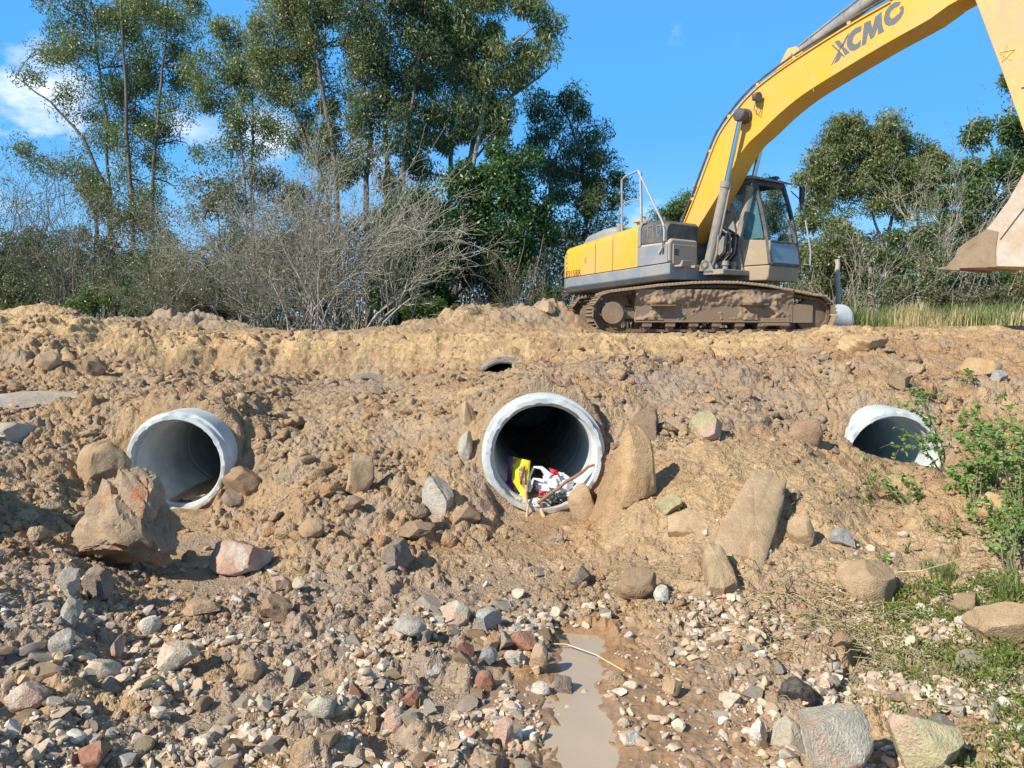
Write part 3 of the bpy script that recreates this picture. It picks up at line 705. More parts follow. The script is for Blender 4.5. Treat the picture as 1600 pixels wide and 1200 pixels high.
# deck and boom foot brackets
mb = MB(); mb.box((.35, 0.0, 1.17), (1.5, .96, .10)); mb.box((-.1, 0, 1.5), (.30, .95, .60)); mb.build('deck', M['cyl'], exc, .02)
mb = MB()
for y_ in (-.33, .33): mb.prism([(-.25, 1.2), (.45, 1.2), (.28, 1.9), (.1, 2.02), (-.12, 1.98)], y_ - .03, y_ + .03, 'y')
for y_ in (-.46, -.29, .29, .46): mb.prism([(.5, 1.15), (.9, 1.15), (.78, 1.40), (.62, 1.40)], y_ - .02, y_ + .02, 'y')
mb.lathe([(-.5, .05), (.5, .05)], (.7, 0, 1.30), (0, 1, 0), 16); mb.lathe([(-.40, .07), (.40, .07)], (.08, 0, 1.87), (0, 1, 0), 18)
mb.build('boom_bracket', M['cyl'], exc, .01)
# boom
BT = [eup(*q, .25) for q in ((1063, 361), (1083, 312), (1105, 253), (1123, 209), (1149, 172), (1175, 143), (1204, 119), (1241, 93), (1292, 60), (1343, 29), (1391, 2))]
BB = [eup(*q, .25) for q in ((1483, 7), (1453, 29), (1380, 70), (1307, 114), (1255, 147), (1219, 176), (1189, 205), (1160, 235), (1120, 308), (1076, 378))]
btop = BT + [(4.45, 5.17), (4.85, 5.22), (5.08, 5.22), (5.18, 5.10), (5.14, 4.95)]
bbot = [(4.98, 4.84)] + BB + [(.02, 1.76), (-.06, 1.80), (-.12, 1.90)]
boomP = btop + bbot
def smooth_poly(P):  # extra points on the long arcs
    out = []
    n = len(P)
    for i in range(n):
        p0, p1, p2, p3 = (np.array(P[(i + k) % n]) for k in (-1, 0, 1, 2))
        for t in (0, 1 / 3, 2 / 3):
            out.append(tuple(.5 * ((2 * p1) + (-p0 + p2) * t + (2 * p0 - 5 * p1 + 4 * p2 - p3) * t * t + (-p0 + 3 * p1 - 3 * p2 + p3) * t ** 3)))
    return out
BTs = smooth_poly(BT)[: (len(BT) - 1) * 3]; BBs = smooth_poly(BB)[: (len(BB) - 1) * 3]
def fix(seq, raw): seq[:3] = [raw[0], tuple((np.array(raw[0]) * 2 + raw[1]) / 3), tuple((np.array(raw[0]) + 2 * np.array(raw[1])) / 3)]; seq[-3:] = [raw[-2], tuple((np.array(raw[-2]) * 2 + raw[-1]) / 3), tuple((np.array(raw[-2]) + 2 * np.array(raw[-1])) / 3)]; return seq + [raw[-1]]
BTs = fix(BTs, BT); BBs = fix(BBs, BB)
boomP = BTs + btop[len(BT):] + bbot[:1] + BBs + bbot[len(BB) + 1:]
mb = MB(); mb.prism(boomP, -.235, .235, 'y'); boom = mb.build('boom', M['yellow'], exc)
boom.data.polygons.foreach_set('use_smooth', [True] * len(boom.data.polygons)); boom.data.set_sharp_from_angle(angle=math.radians(50))
# top and bottom plates stand a little proud of the sides
def plate(mb, line, th, hw, side):
    pts = [np.array(p) for p in line]; n = len(pts); nor = []
    for i in range(n):
        t = pts[min(i + 1, n - 1)] - pts[max(i - 1, 0)]; t = t / np.linalg.norm(t); nor.append(np.array((-t[1], t[0])) * side)
    poly = [tuple(p + q * .003) for p, q in zip(pts, nor)] + [tuple(p - q * th) for p, q in zip(pts[::-1], nor[::-1])]
    n2 = len(pts)
    for i in range(n2 - 1):
        q = [poly[i], poly[i + 1], poly[2 * n2 - 2 - i], poly[2 * n2 - 1 - i]]
        mb.prism(q, -hw, hw, 'y')
mb = MB(); plate(mb, BTs, .018, .262, 1); mb.build('top_plate', M['yellow'], boom)
mb = MB(); plate(mb, BBs, .018, .25, 1); mb.build('bottom_plate', M['yellow'], boom)
mb = MB(); q0, q1 = eup(1258, 100, .235), eup(1272, 143, .235); bar(mb, (q0[0], -.237, q0[1]), (q1[0], -.237, q1[1]), .006, .014, (0, 1, 0)); mb.build('weld_seam', M['yellow_old'], boom)
# lettering on the boom
def crop(P): return [eup(1250 + x / 8, y_ / 8, .238) for x, y_ in P]
letters = [
 [(598, 420), (618, 408), (402, 808), (382, 820)], [(422, 796), (482, 762), (522, 690), (488, 648)], [(512, 600), (578, 462), (606, 440), (548, 568), (546, 640)],
 [(430, 522), (488, 500), (540, 566), (498, 612)], [(530, 622), (560, 590), (620, 655), (562, 692)], [(392, 566), (412, 555), (560, 702), (545, 713)],
 [(770, 320), (700, 345), (640, 395), (600, 460), (582, 530), (590, 590), (625, 632), (680, 632), (755, 585), (760, 498), (715, 545), (672, 555), (655, 520), (665, 470), (700, 420), (765, 390)],
 [(770, 575), (800, 290), (880, 250), (905, 350), (940, 210), (1020, 145), (1024, 300), (1050, 395), (975, 432), (972, 340), (925, 462), (880, 492), (850, 405), (825, 548)],
 [(1262, 18), (1190, 25), (1120, 70), (1070, 140), (1045, 230), (1060, 300), (1110, 325), (1180, 305), (1250, 240), (1295, 160), (1300, 92), (1282, 66), (1240, 100), (1257, 130), (1236, 170), (1212, 182), (1185, 215), (1140, 235), (1120, 200), (1135, 140), (1180, 100), (1215, 85), (1250, 55)]]
mb = MB()
for L in letters: mb.prism(crop(L), -.2385, -.235, 'y')
mb.build('lettering', M['text'], boom)
def text_part(name, body, x, z, size, y_, mat, parent, bold=.0, sx=1):
    cu = bpy.data.curves.new(name, 'FONT'); cu.body = body; cu.size = size; cu.offset = bold; cu.extrude = .001; cu.space_character = 1.12
    tmp = bpy.data.objects.new('tmp', cu); COL.objects.link(tmp)
    me = bpy.data.meshes.new_from_object(tmp); bpy.data.objects.remove(tmp); me.name = name
    for v in me.vertices:
        a, b, c = v.co; v.co = (x + a * sx, y_ - c, z + b + a * sx * .2 * (1 if True else 0) * .25)
    me.materials.clear(); return link(name, me, mat, parent)
text_part('lettering', 'E215BR', -2.215, 1.18, .175, -1.294, M['red_text'], exc, .003, .74)
text_part('panel_sticker', 'E', -1.66, 1.44, .14, -1.293, M['mud'], exc, 0, .9)
# pins, lamp, hoses, pipes of the boom
c1 = eup(1158, 180, .38); c0 = (.69, 1.30); cm = (.955, 2.68)
c1 = (c1[0], c1[1])
for y_ in (-.38, .38):
    mb = MB(); u = Vector((c1[0] - c0[0], 0, c1[1] - c0[1])).normalized(); p0 = Vector((c0[0], y_, c0[1])); L = 1.42
    mb.lathe([(0, .09), (L, .09), (L, .108), (L + .10, .108), (L + .10, .075)], p0, u, 24); mb.lathe([(-.1, .1), (.1, .1)], p0, (0, 1, 0), 20)
    mb.tube([p0 + u * .1 + Vector((.11, 0, 0)), p0 + u * .8 + Vector((.115, 0, 0)), p0 + u * (L + .02) + Vector((.1, 0, 0))], .016, 8)
    mb.tube([p0 + u * .55 + Vector((.12, -.05, 0)), p0 + u * .2 + Vector((.17, -.05, 0)), p0 + Vector((.12, -.04, -.02))], .018, 8)
    cyl = mb.build('boom_cylinder', M['cyl'], exc, 0, True)
    mb = MB(); e = Vector((c1[0], y_, c1[1])); mb.lathe([(0, .045), ((e - p0).length - L, .045)], p0 + u * L, u, 20); mb.build('rod', M['chrome'], cyl, 0, True)
mb = MB(); mb.lathe([(-.47, .095), (-.45, .115), (-.30, .115), (-.30, .13), (.30, .13), (.30, .115), (.45, .115), (.47, .095)], (c1[0], 0, c1[1]), (0, 1, 0), 24); mb.build('cylinder_pin', M['dark'], boom, 0, True)
wl_ = eup(1182, 152, .3)
mb = MB(); mb.box((wl_[0] - .03, -.30, wl_[1]), (.05, .12, .10)); mb.lathe([(0, .05), (.05, .075), (.11, .08), (.12, .07)], (wl_[0] - .02, -.33, wl_[1]), (.9, -.3, -.15), 18)
mb.tube([(wl_[0], -.3, wl_[1] - .04), (wl_[0] - .05, -.3, wl_[1] - .2), (wl_[0] + .05, -.28, wl_[1] - .3), (wl_[0] + .1, -.26, wl_[1] - .12)], .008, 6); mb.build('work_light', M['dark'], boom)
def off_line(line, d):
    pts = [np.array(p) for p in line]; out = []
    for i, p in enumerate(pts):
        t = pts[min(i + 1, len(pts) - 1)] - pts[max(i - 1, 0)]; t = t / np.linalg.norm(t); out.append(p + np.array((-t[1], t[0])) * d)
    return out
for y_, d, rad in ((-.22, .085, .020), (-.13, .06, .020), (.05, .05, .02), (.14, .06, .02)):
    ol = off_line(BTs, d + .002); path = [(p[0], y_, p[1]) for p in ol]
    path = [(path[0][0] - .03, y_, path[0][1] - .3), (path[0][0] - .12, y_, path[0][1] - .12)] + path + [(4.4, y_, 5.28), (4.8, y_, 5.36)]
    mb = MB(); mb.tube(path, rad, 8); mb.build('hydraulic_line', M['dark'], boom, 0, True)
mb = MB()
for k in (3, 7, 11, 16, 21, 26):
    p = BTs[k]; q = off_line(BTs, .04)[k]; mb.box((q[0], -.165, q[1]), (.06, .16, .05)); mb.box((q[0], .1, q[1]), (.06, .16, .05))
mb.build('line_clamp', M['yellow_old'], boom, .006)
# arm cylinder over the boom
a0 = Vector((2.12, 0, 4.74)); a1 = Vector((4.68, 0, 5.80)); u = (a1 - a0).normalized()
mb = MB(); mb.lathe([(0, .085), (.06, .105), (1.75, .105), (1.75, .125), (1.88, .125), (1.88, .1)], a0, u, 24); mb.lathe([(-.11, .1), (.11, .1)], a0, (0, 1, 0), 18)
for k in (.35, .95): mb.lathe([(-.02, .118), (.02, .118)], a0 + u * k, u, 24); mb.box(a0 + u * k + Vector((0, 0, .13)), (.05, .05, .06))
mb.tube([a0 + u * .1 + Vector((0, -.06, .11)), a0 + u * .8 + Vector((0, -.06, .125)), a0 + u * 1.8 + Vector((0, -.06, .13))], .018, 8)
ac = mb.build('arm_cylinder', M['cyl'], exc, 0, True)
mb = MB(); mb.lathe([(0, .05), ((a1 - a0).length - 1.88, .05)], a0 + u * 1.88, u, 20); mb.lathe([(-.1, .1), (.1, .1)], a1, (0, 1, 0), 18); mb.build('rod', M['chrome'], ac, 0, True)
mb = MB()
for y_ in (-.14, .14): mb.prism([(1.80, 4.46), (2.42, 4.66), (2.22, 4.86), (2.06, 4.86)], y_ - .025, y_ + .025, 'y')
mb.lathe([(-.2, .04), (.2, .04)], a0, (0, 1, 0), 12); mb.build('cylinder_bracket', M['yellow_old'], boom, .008)
# stick
sl = [eup(*q, .2) for q in ((1523, 0), (1563, 106), (1600, 209))]
stickP = [(4.52, 5.84), (4.60, 5.92), (4.78, 5.92), (5.5, 5.22), (5.62, 4.9), (6.22, 2.5), (6.16, 2.30), (6.0, 2.20), (5.86, 2.28), sl[2], sl[1], sl[0], (4.86, 4.92), (4.80, 5.1)]
mb = MB(); mb.prism(stickP, -.19, .19, 'y'); stick = mb.build('stick', M['yellow_old'], exc, .012)
mb = MB(); mb.lathe([(-.27, .12), (-.25, .14), (.25, .14), (.27, .12)], (5.02, 0, 5.03), (0, 1, 0), 24); mb.build('pin', M['dark'], stick, 0, True); mb = MB(); mb.lathe([(-.23, .09), (.23, .09)], (6.02, 0, 2.36), (0, 1, 0), 20); mb.build('pin', M['dark'], stick, 0, True)
mb = MB(); q = eup(1597, 135, .2); mb.box((q[0] + .05, -.20, q[1]), (.12, .03, .03)); mb.box((q[0] + .3, -.195, q[1]), (.03, .03, .3)); mb.build('bracket', M['yellow_old'], stick)
mb = MB()
q = eup(1573, 84, .2); 
for k in range(5):
    an = k * 1.2566 + .3; an2 = an + 2.5
    bar(mb, (q[0] + .1 * math.cos(an), -.1915, q[1] + .12 * math.sin(an)), (q[0] + .1 * math.cos(an2), -.1915, q[1] + .12 * math.sin(an2)), .003, .02, (0, 1, 0))
m_, nt_, p_ = mat_new('yellow_chalk'); p_.inputs['Base Color'].default_value = rgb(.80, .62, .08); p_.inputs['Roughness'].default_value = .8; M['chalk'] = m_
mb.build('chalk_mark', M['chalk'], stick)
b0, b1 = Vector((5.78, 0, 4.65)), Vector((6.62, 0, 2.95)); u = (b1 - b0).normalized()
mb = MB(); mb.lathe([(0, .08), (1.15, .08), (1.15, .095), (1.25, .095)], b0, u, 20); bc = mb.build('bucket_cylinder', M['cyl'], exc, 0, True)
mb = MB(); mb.lathe([(0, .04), ((b1 - b0).length - 1.25, .04)], b0 + u * 1.25, u, 16); mb.build('rod', M['chrome'], bc, 0, True)
mb = MB()
for y_ in (-.24, .24): bar(mb, (6.12, y_, 2.75), (6.66, y_, 2.95), .04, .12, (0, 1, 0)); bar(mb, (6.62, y_ * .6, 2.95), (6.5, y_ * .6, 2.35), .04, .12, (0, 1, 0))
mb.lathe([(-.28, .05), (.28, .05)], b1, (0, 1, 0), 12); mb.build('linkage', M['cyl'], exc)
# bucket
K = [eup(*q, .55) for q in ((1492, 400), (1497, 389), (1520, 372), (1541, 359), (1574, 315), (1600, 270))]
front = [(5.00, 1.06)] + K
rear = [(5.98, 2.42), (6.28, 2.40), (6.55, 2.25), (6.74, 1.98), (6.80, 1.66), (6.70, 1.36), (6.48, 1.13), (6.18, 1.02), (5.88, .99)]
sideP = front + rear
mb = MB()
for y_ in (-.55, .51): mb.prism(sideP, y_, y_ + .04, 'y')
bucket = mb.build('bucket', M['bucket_light'], exc, .008)
mb = MB(); shell = rear[1:] + [(5.02, 1.03)]
for i in range(len(shell) - 1):
    p, q = np.array(shell[i]), np.array(shell[i + 1]); t = q - p; t = t / np.linalg.norm(t); nn = np.array((-t[1], t[0]))
    mb.prism([tuple(p), tuple(q), tuple(q - nn * .03), tuple(p - nn * .03)], -.508, .508, 'y')
mb.build('shell', M['yellow_old'], bucket)
mb = MB(); p = K[0]; e = front[0]
mb.prism([(4.97, 1.02), (5.45, 1.0), (5.45, 1.045), (5.0, 1.06)], -.56, .56, 'y'); mb.build('lip', M['mud_light'], bucket, .006)
for k in range(5):
    yk = -.52 + k * .26; mb = MB()
    mb.add([(5.10, yk - .05, 1.07), (5.10, yk + .05, 1.07), (5.10, yk - .05, .985), (5.10, yk + .05, .985), (4.80, yk - .035, 1.035), (4.80, yk + .035, 1.035), (4.80, yk - .035, 1.018), (4.80, yk + .035, 1.018)],
           [(0, 1, 5, 4), (2, 6, 7, 3), (0, 4, 6, 2), (1, 3, 7, 5), (4, 5, 7, 6), (0, 2, 3, 1)])
    mb.build('tooth', M['mud_light'], bucket, .006)
mb = MB(); lineP = [eup(1563, 374, .556), eup(1585, 345, .556), eup(1603, 322, .556)]
for i in range(2): bar(mb, (lineP[i][0], -.553, lineP[i][1]), (lineP[i + 1][0], -.553, lineP[i + 1][1]), .01, .02, (0, 1, 0))
mb.build('side_cutter_edge', M['dark'], bucket)
mb = MB(); wp = [eup(*q, .556) for q in ((1476, 420), (1493, 400), (1497, 388), (1521, 371), (1543, 358), (1560, 362), (1556, 390), (1557, 417))]
mb.prism(wp, -.565, -.552, 'y'); mb.build('side_cutter', M['mud_light'], bucket, .004)
for y_ in (-.26, .2):
    mb = MB(); mb.prism([(5.86, 2.38), (5.92, 2.50), (6.1, 2.55), (6.5, 2.5), (6.6, 2.3), (6.62, 2.15), (6.3, 2.36), (6.0, 2.38)], y_, y_ + .06, 'y'); mb.build('ear', M['yellow_old'], bucket, .01)
# cab
cab = MB(); cab.prism([(-.25, 1.04), (1.46, 1.02), (1.50, 1.10), (1.515, 1.30), (-.25, 1.30)], .31, 1.31, 'y'); cab = cab.build('cab', M['beige'], exc, .03)
mb = MB(); mb.prism([(-.25, 1.312), (1.515, 1.312), (1.52, 1.74), (1.0, 1.80), (-.25, 1.80)], .315, .345, 'y'); mb.prism([(-.25, 1.312), (1.0, 1.312), (1.0, 1.8), (-.25, 1.80)], 1.275, 1.30, 'y'); mb.box((-.235, .81, 1.8), (.03, .9, 1.0)); mb.build('lower_panel', M['beige'], cab, .012)
A0, A1 = (1.515, 1.32), (1.13, 2.86)
def ap(t): return (A0[0] + (A1[0] - A0[0]) * t + .05 * math.sin(math.pi * t), A0[1] + (A1[1] - A0[1]) * t)
mb = MB()
for y_ in (.345, 1.265):
    for i in range(8):
        p, q = ap(i / 8), ap((i + 1.05) / 8); bar(mb, (p[0], y_, p[1]), (q[0], y_, q[1]), .065, .075, (0, 1, 0))
    bar(mb, (.55, y_, 1.78), (.42, y_, 2.86), .06, .07, (0, 1, 0)); bar(mb, (-.21, y_, 1.3), (-.18, y_, 2.88), .07, .08, (0, 1, 0))
    bar(mb, (-.2, y_, 2.86), (1.14, y_, 2.86), .07, .08)
bar(mb, (1.535, .33, 1.325), (1.535, 1.28, 1.325), .05, .05); bar(mb, (1.47, .36, 1.735), (1.47, 1.25, 1.735), .035, .035)
bar(mb, (1.13, .33, 2.84), (1.13, 1.28, 2.84), .07, .09); bar(mb, (-.19, .33, 2.86), (-.19, 1.28, 2.86), .06, .07); bar(mb, (-.2, .36, 1.75), (-.2, 1.26, 1.75), .05, .05)
mb.build('window_frame', M['dark'], cab, .01)
mb = MB(); mb.prism([(-.27, 2.905), (1.10, 2.905), (1.30, 2.86), (1.30, 2.89), (1.08, 2.965), (-.1, 3.00), (-.27, 2.97)], .29, 1.32, 'y'); mb.build('roof', M['grey_body'], cab, .02)
mb = MB(); mb.box((1.0, 1.1, 3.0), (.25, .1, .05)); mb.tube([(.2, .6, 3.0), (.25, .62, 3.25)], .008, 5); mb.build('roof_fitting', M['dark'], cab)
mb = MB(); p, q = ap(.015), ap(.25)
mb.add([(p[0] + .025, .38, p[1]), (p[0] + .025, 1.24, p[1]), (q[0] + .025, 1.24, q[1]), (q[0] + .025, .38, q[1]), (p[0] + .015, .38, p[1]), (p[0] + .015, 1.24, p[1]), (q[0] + .015, 1.24, q[1]), (q[0] + .015, .38, q[1])],
       [(0, 1, 2, 3), (7, 6, 5, 4), (0, 4, 5, 1), (1, 5, 6, 2), (2, 6, 7, 3), (3, 7, 4, 0)]); mb.build('lower_windscreen', M['glass_low'], cab)
mb = MB(); mb.prism([(.6, 1.80), (1.36, 1.80), (1.12, 2.8), (.48, 2.8)], .335, .345, 'y'); mb.prism([(-.17, 1.80), (.5, 1.80), (.40, 2.8), (-.15, 2.8)], .335, .345, 'y'); mb.build('side_window', M['glass_side'], cab)
mb = MB(); mb.prism([(.6, 1.3), (1.42, 1.4), (1.36, 1.8), (1.14, 2.8), (.48, 2.8)], 1.262, 1.268, 'y'); mb.build('door_window', M['glass'], cab)
mb = MB(); mb.box((.25, .82, 1.48), (.5, .5, .14)); mb.prism([(-.05, 1.5), (.08, 1.5), (-.02, 2.1), (-.12, 2.1)], .6, 1.04, 'y'); mb.build('seat', M['black'], cab, .03)
mb = MB(); mb.tube([(1.58, 1.33, 1.35), (1.66, 1.42, 1.34), (1.66, 1.42, 1.6), (1.50, 1.42, 2.35), (1.42, 1.40, 2.55)], .017, 8); mb.build('grab_rail', M['rail'], cab)
mb = MB(); mb.tube([(1.28, 1.3, 2.75), (1.42, 1.40, 2.58)], .012, 6); mb.box((1.44, 1.43, 2.68), (.05, .13, .28)); mb.add([(1.42, 1.37, 2.54), (1.46, 1.37, 2.54), (1.46, 1.49, 2.54), (1.42, 1.49, 2.54), (1.43, 1.42, 2.40), (1.45, 1.42, 2.40), (1.45, 1.44, 2.4), (1.43, 1.44, 2.4)], [(0, 1, 2, 3), (0, 4, 5, 1), (1, 5, 6, 2), (2, 6, 7, 3), (3, 7, 4, 0), (4, 7, 6, 5)]); mb.build('mirror', M['black'], cab, .01)
mb = MB(); mb.tube([(1.56, 1.05, 1.55), (1.5, 1.08, 1.95), (1.36, .98, 2.3)], .008, 5); mb.build('wiper', M['black'], cab)
mb = MB(); mb.prism([(.8, 1.80), (.95, 1.80), (.7, 2.5), (.6, 2.5)], .326, .334, 'y'); mb.build('inner_post', M['grey_dusty'], cab)
# cover between the cab and the boom, hoses
mb = MB(); mb.prism([(.30, 1.22), (1.0, 1.22), (.72, 2.3), (.45, 2.3)], .24, .29, 'y'); mb.build('hose_guard', M['cyl'], exc, .01)
rh = np.random.default_rng(5)
for k in range(9):
    y_ = -.18 + .05 * k; a = rh.uniform(-.05, .05, 3)
    mb = MB(); mb.tube([Vector(p) for p in [(.35 + a[0], y_, 1.26), (.62, y_ - .02, 1.30 + a[1]), (.86 + a[0], y_, 1.55), (.90 + a[2], y_ + .02, 1.85 + a[1]), (.72, y_ + .02, 2.0 + a[2]), (.60, y_, 1.90)]], .022, 8)
    # round it off by subdividing the path
    mb.build('hydraulic_hose', M['black'] if k % 3 else M['cyl'], exc, 0, True)
for k, (x, y_) in enumerate(((.62, -.30), (.72, -.1), (.85, .15), (.95, -.22))):
    mb = MB(); mb.lathe([(0, .05), (.08, .05), (.08, .07), (.16, .06)], (x, y_, 1.22), (0, 0, 1), 14); mb.build('valve', M['cyl'], exc)
# handrails
mb = MB(); mb.tube([(-.78, -1.14, 2.0), (-.82, -1.12, 2.98), (-.74, -1.10, 3.05), (-.42, -1.1, 3.10), (-.36, -1.1, 3.06), (-.32, -1.1, 2.05)], .021, 8)
mb.tube([(-.42, -1.1, 3.10), (-.22, -1.12, 2.80), (.36, -1.26, 2.02), (.40, -1.28, 1.9), (.40, -1.28, 1.66), (.32, -1.33, 1.5)], .021, 8)
mb.tube([(-.80, -1.13, 2.5), (-.70, -1.1, 2.56), (-.35, -1.1, 2.56)], .014, 6); mb.tube([(-.40, -1.0, 2.02), (-.42, -1.02, 3.09)], .021, 8)
mb.build('handrail', M['rail'], exc, 0, True)
# tracks
UW = math.radians(4.2)
UM = Matrix.Rotation(UW - ERZ, 4, 'Z') @ Matrix.Translation((0, 0, .035))
def arc(cx, cz, r, a0, a1, n): return [(cx + r * math.cos(math.radians(a0 + (a1 - a0) * i / n)), cz + r * math.sin(math.radians(a0 + (a1 - a0) * i / n))) for i in range(n + 1)]
loop = arc(1.84, .36, .33, -88, 95, 10) + [(1.3, .78), (.9, .85), (.4, .90), (0, .905), (-.4, .895), (-1.0, .85), (-1.45, .795)] + arc(-1.84, .39, .355, 100, 272, 10)
loop = loop[::1]
LP = np.array(loop + [loop[0]]); seg = np.linalg.norm(np.diff(LP, axis=0), axis=1); cum = np.concatenate([[0], np.cumsum(seg)]); TL = cum[-1]
def lp(t):
    t = t % TL; return np.array((np.interp(t, cum, LP[:, 0]), np.interp(t, cum, LP[:, 1])))
NS = 47
shoe = MB(); PL = TL / NS * .94
shoe.box((0, 0, .012), (PL, .6, .022))
for gx in (-.36, -.02, .32): shoe.prism([(PL * gx - .006, .02), (PL * gx + .018, .02), (PL * gx + .012, .052), (PL * gx, .052)], -.3, .3, 'y')
shoe_me = None
for si, y0 in ((-1, -1.2), (1, 1.2)):
    tm = UM @ Matrix.Translation((0, y0, 0))
    mb = MB()
    nL = 94
    for k in range(nL):
        p, q = lp(TL * k / nL), lp(TL * (k + .92) / nL); t = (q - p) / np.linalg.norm(q - p); nn = np.array((-t[1], t[0]))
        p2, q2 = p + nn * .045, q + nn * .045
        bar(mb, (p2[0], -.1, p2[1]), (p2[0], .1, p2[1]), .03, .03, (1, 0, 0))
        for yy in (-.09, .09): bar(mb, (p2[0], yy, p2[1]), (q2[0], yy, q2[1]), .05, .085, (0, 1, 0))
    mb.xform(tm); tr = mb.build('track', M['mud'], exc)
    for k in range(NS):
        p = lp(TL * k / NS); q = lp(TL * k / NS + .01); t = (q - p); an = math.atan2(t[1], t[0])
        if shoe_me is None:
            o = shoe.build('track_shoe', M['mud_light'], tr, .004); shoe_me = o.data; first = o
        else: o = first.copy(); COL.objects.link(o); o.parent = tr
        o.matrix_local = tm @ Matrix.Translation((p[0], 0, p[1])) @ Matrix.Rotation(-an, 4, 'Y') @ Matrix.Rotation(math.pi, 4, 'X')
    # wheels
    mb = MB(); mb.lathe([(-.1, .15), (-.1, .19), (-.07, .3), (.07, .3), (.1, .19), (.1, .15)], (1.84, 0, .36), (0, 1, 0), 32); mb.xform(tm).build('idler', M['mud'], tr, 0, True)
    mb = MB(); mb.lathe([(-.17, .16), (-.165, .185), (-.12, .20), (-.10, .20), (-.09, .27), (.09, .27), (.10, .2), (.16, .2)], (-1.84, 0, .39), (0, 1, 0), 36)
    mb.xform(tm).build('sprocket', M['mud'], tr, 0, True)
    mb = MB(); mb.lathe([(0, .17), (.05, .195), (.055, .185), (.06, .19), (.065, .05)], (-1.84, -.17, .39), (0, -1, 0), 36); mb.xform(tm).build('drive_hub', M['mud_light'], tr, 0, True)
    for k in range(7):
        mb = MB(); x = -1.22 + k * .42
        mb.lathe([(-.15, .05), (-.15, .075), (-.06, .09), (.06, .09), (.15, .075), (.15, .05)], (x, 0, .145), (0, 1, 0), 20); mb.box((x, -.19, .19), (.17, .03, .08)); mb.xform(tm).build('roller', M['roller'], tr, 0, True)
    mb = MB(); mb.prism([(-1.42, .23), (1.45, .20), (1.45, .66), (.9, .79), (-.9, .80), (-1.42, .70)], -.16, .16, 'y')
    mb.box((0, -.19, .235), (2.85, .07, .03)); mb.box((-.95, -.24, .52), (.44, .16, .025)); mb.box((.72, -.24, .54), (.44, .16, .025)); mb.box((1.62, -.02, .38), (.42, .26, .34)); mb.box((-1.6, 0, .39), (.4, .14, .2))
    mb.box((1.12, -.19, .23), (.5, .05, .14))
    for x in (-.6, .5): mb.lathe([(-.1, .07), (.1, .07)], (x, 0, .80), (0, 1, 0), 16); mb.box((x, 0, .72), (.08, .08, .12))
    fr = mb.xform(tm).build('track_frame', M['steel_bare'], tr, .012)
    # caked mud: an uneven crust on the frame, thick on the ledges
    gx_, gz_ = np.meshgrid(np.linspace(-1.44, 1.42, 150), np.linspace(.27, .80, 34)); sd = 20 + si * 5
    th = .05 * fbm(gx_ * 3, gz_ * 3, sd, 3) + .035 * fbm(gx_ * 12, gz_ * 12, sd + 1, 3) + .075 * sstep(.42, .7, gz_) - .018 + .05 * sstep(-.05, .35, fbm(gx_ * 1.8, gz_ * 2, sd + 7, 2))
    for lx in (-.95, .72): th = th + .13 * np.exp(-((gx_ - lx) / .2) ** 4) * np.exp(-((gz_ - .58) / .09) ** 2) * (gz_ > .53)
    th = th + .02 * clods(gx_ * 10, gz_ * 10, sd + 2, .2, .6, .8)
    th = np.clip(th, -.03, .2); ii = np.arange(gx_.size).reshape(gx_.shape)
    Fm = np.stack([ii[:-1, :-1], ii[:-1, 1:], ii[1:, 1:], ii[1:, :-1]], -1).reshape(-1, 4)
    Vm = np.stack([gx_.ravel(), -.163 - th.ravel(), gz_.ravel()], 1)
    me = new_mesh('caked_mud', Vm, Fm, True); me.transform(tm); link('caked_mud', me, M['mud_light'], tr)
mb = MB(); mb.box((0, 0, .55), (1.5, 2.1, .28)); mb.box((.8, 0, .5), (.3, 2.0, .2)); mb.box((-.8, 0, .5), (.3, 2.0, .2)); mb.xform(UM).build('undercarriage', M['mud'], exc, .02)
# ------------------------------------------------------------------ stones
def ico(sub):
    bm = bmesh.new(); bmesh.ops.create_icosphere(bm, subdivisions=sub, radius=1)
    V = np.array([v.co[:] for v in bm.verts]); F = np.array([[v.index for v in f.verts] for f in bm.faces]); bm.free(); return V, F
ICO = {k: ico(k) for k in (1, 2, 3, 4, 5)}
def rock_shape(seed, sub=4, planes=13, lo=.60, hi=.92, rough=.03, lumps=.10, wear=.0):
    r = np.random.default_rng(seed); V, F = ICO[sub]; V = V.copy()
    V *= (1 + lumps * fbm(V[:, 0] * 1.3 + seed, V[:, 1] * 1.3 + V[:, 2] * 1.1, seed % 97, 2))[:, None]
    for k in range(planes):
        n = r.normal(size=3); n /= np.linalg.norm(n); d = r.uniform(lo, hi)
        t = V @ n; over = np.maximum(0, t - d); V -= (over * (1 - wear))[:, None] * n
    if rough:
        nn = V / np.linalg.norm(V, axis=1)[:, None]
        V = V + nn * (rough * (fbm(V[:, 0] * 3 + V[:, 2] * 2.1 + seed, V[:, 1] * 3 - V[:, 2] * 1.7, 3, 3) + .6 * np.abs(fbm(V[:, 0] * 8 + V[:, 2] * 6, V[:, 1] * 8 - V[:, 2] * 5, 9, 2))))[:, None]
    ext = V.max(0) - V.min(0); V = (V - (V.max(0) + V.min(0)) / 2) / ext
    return V, F
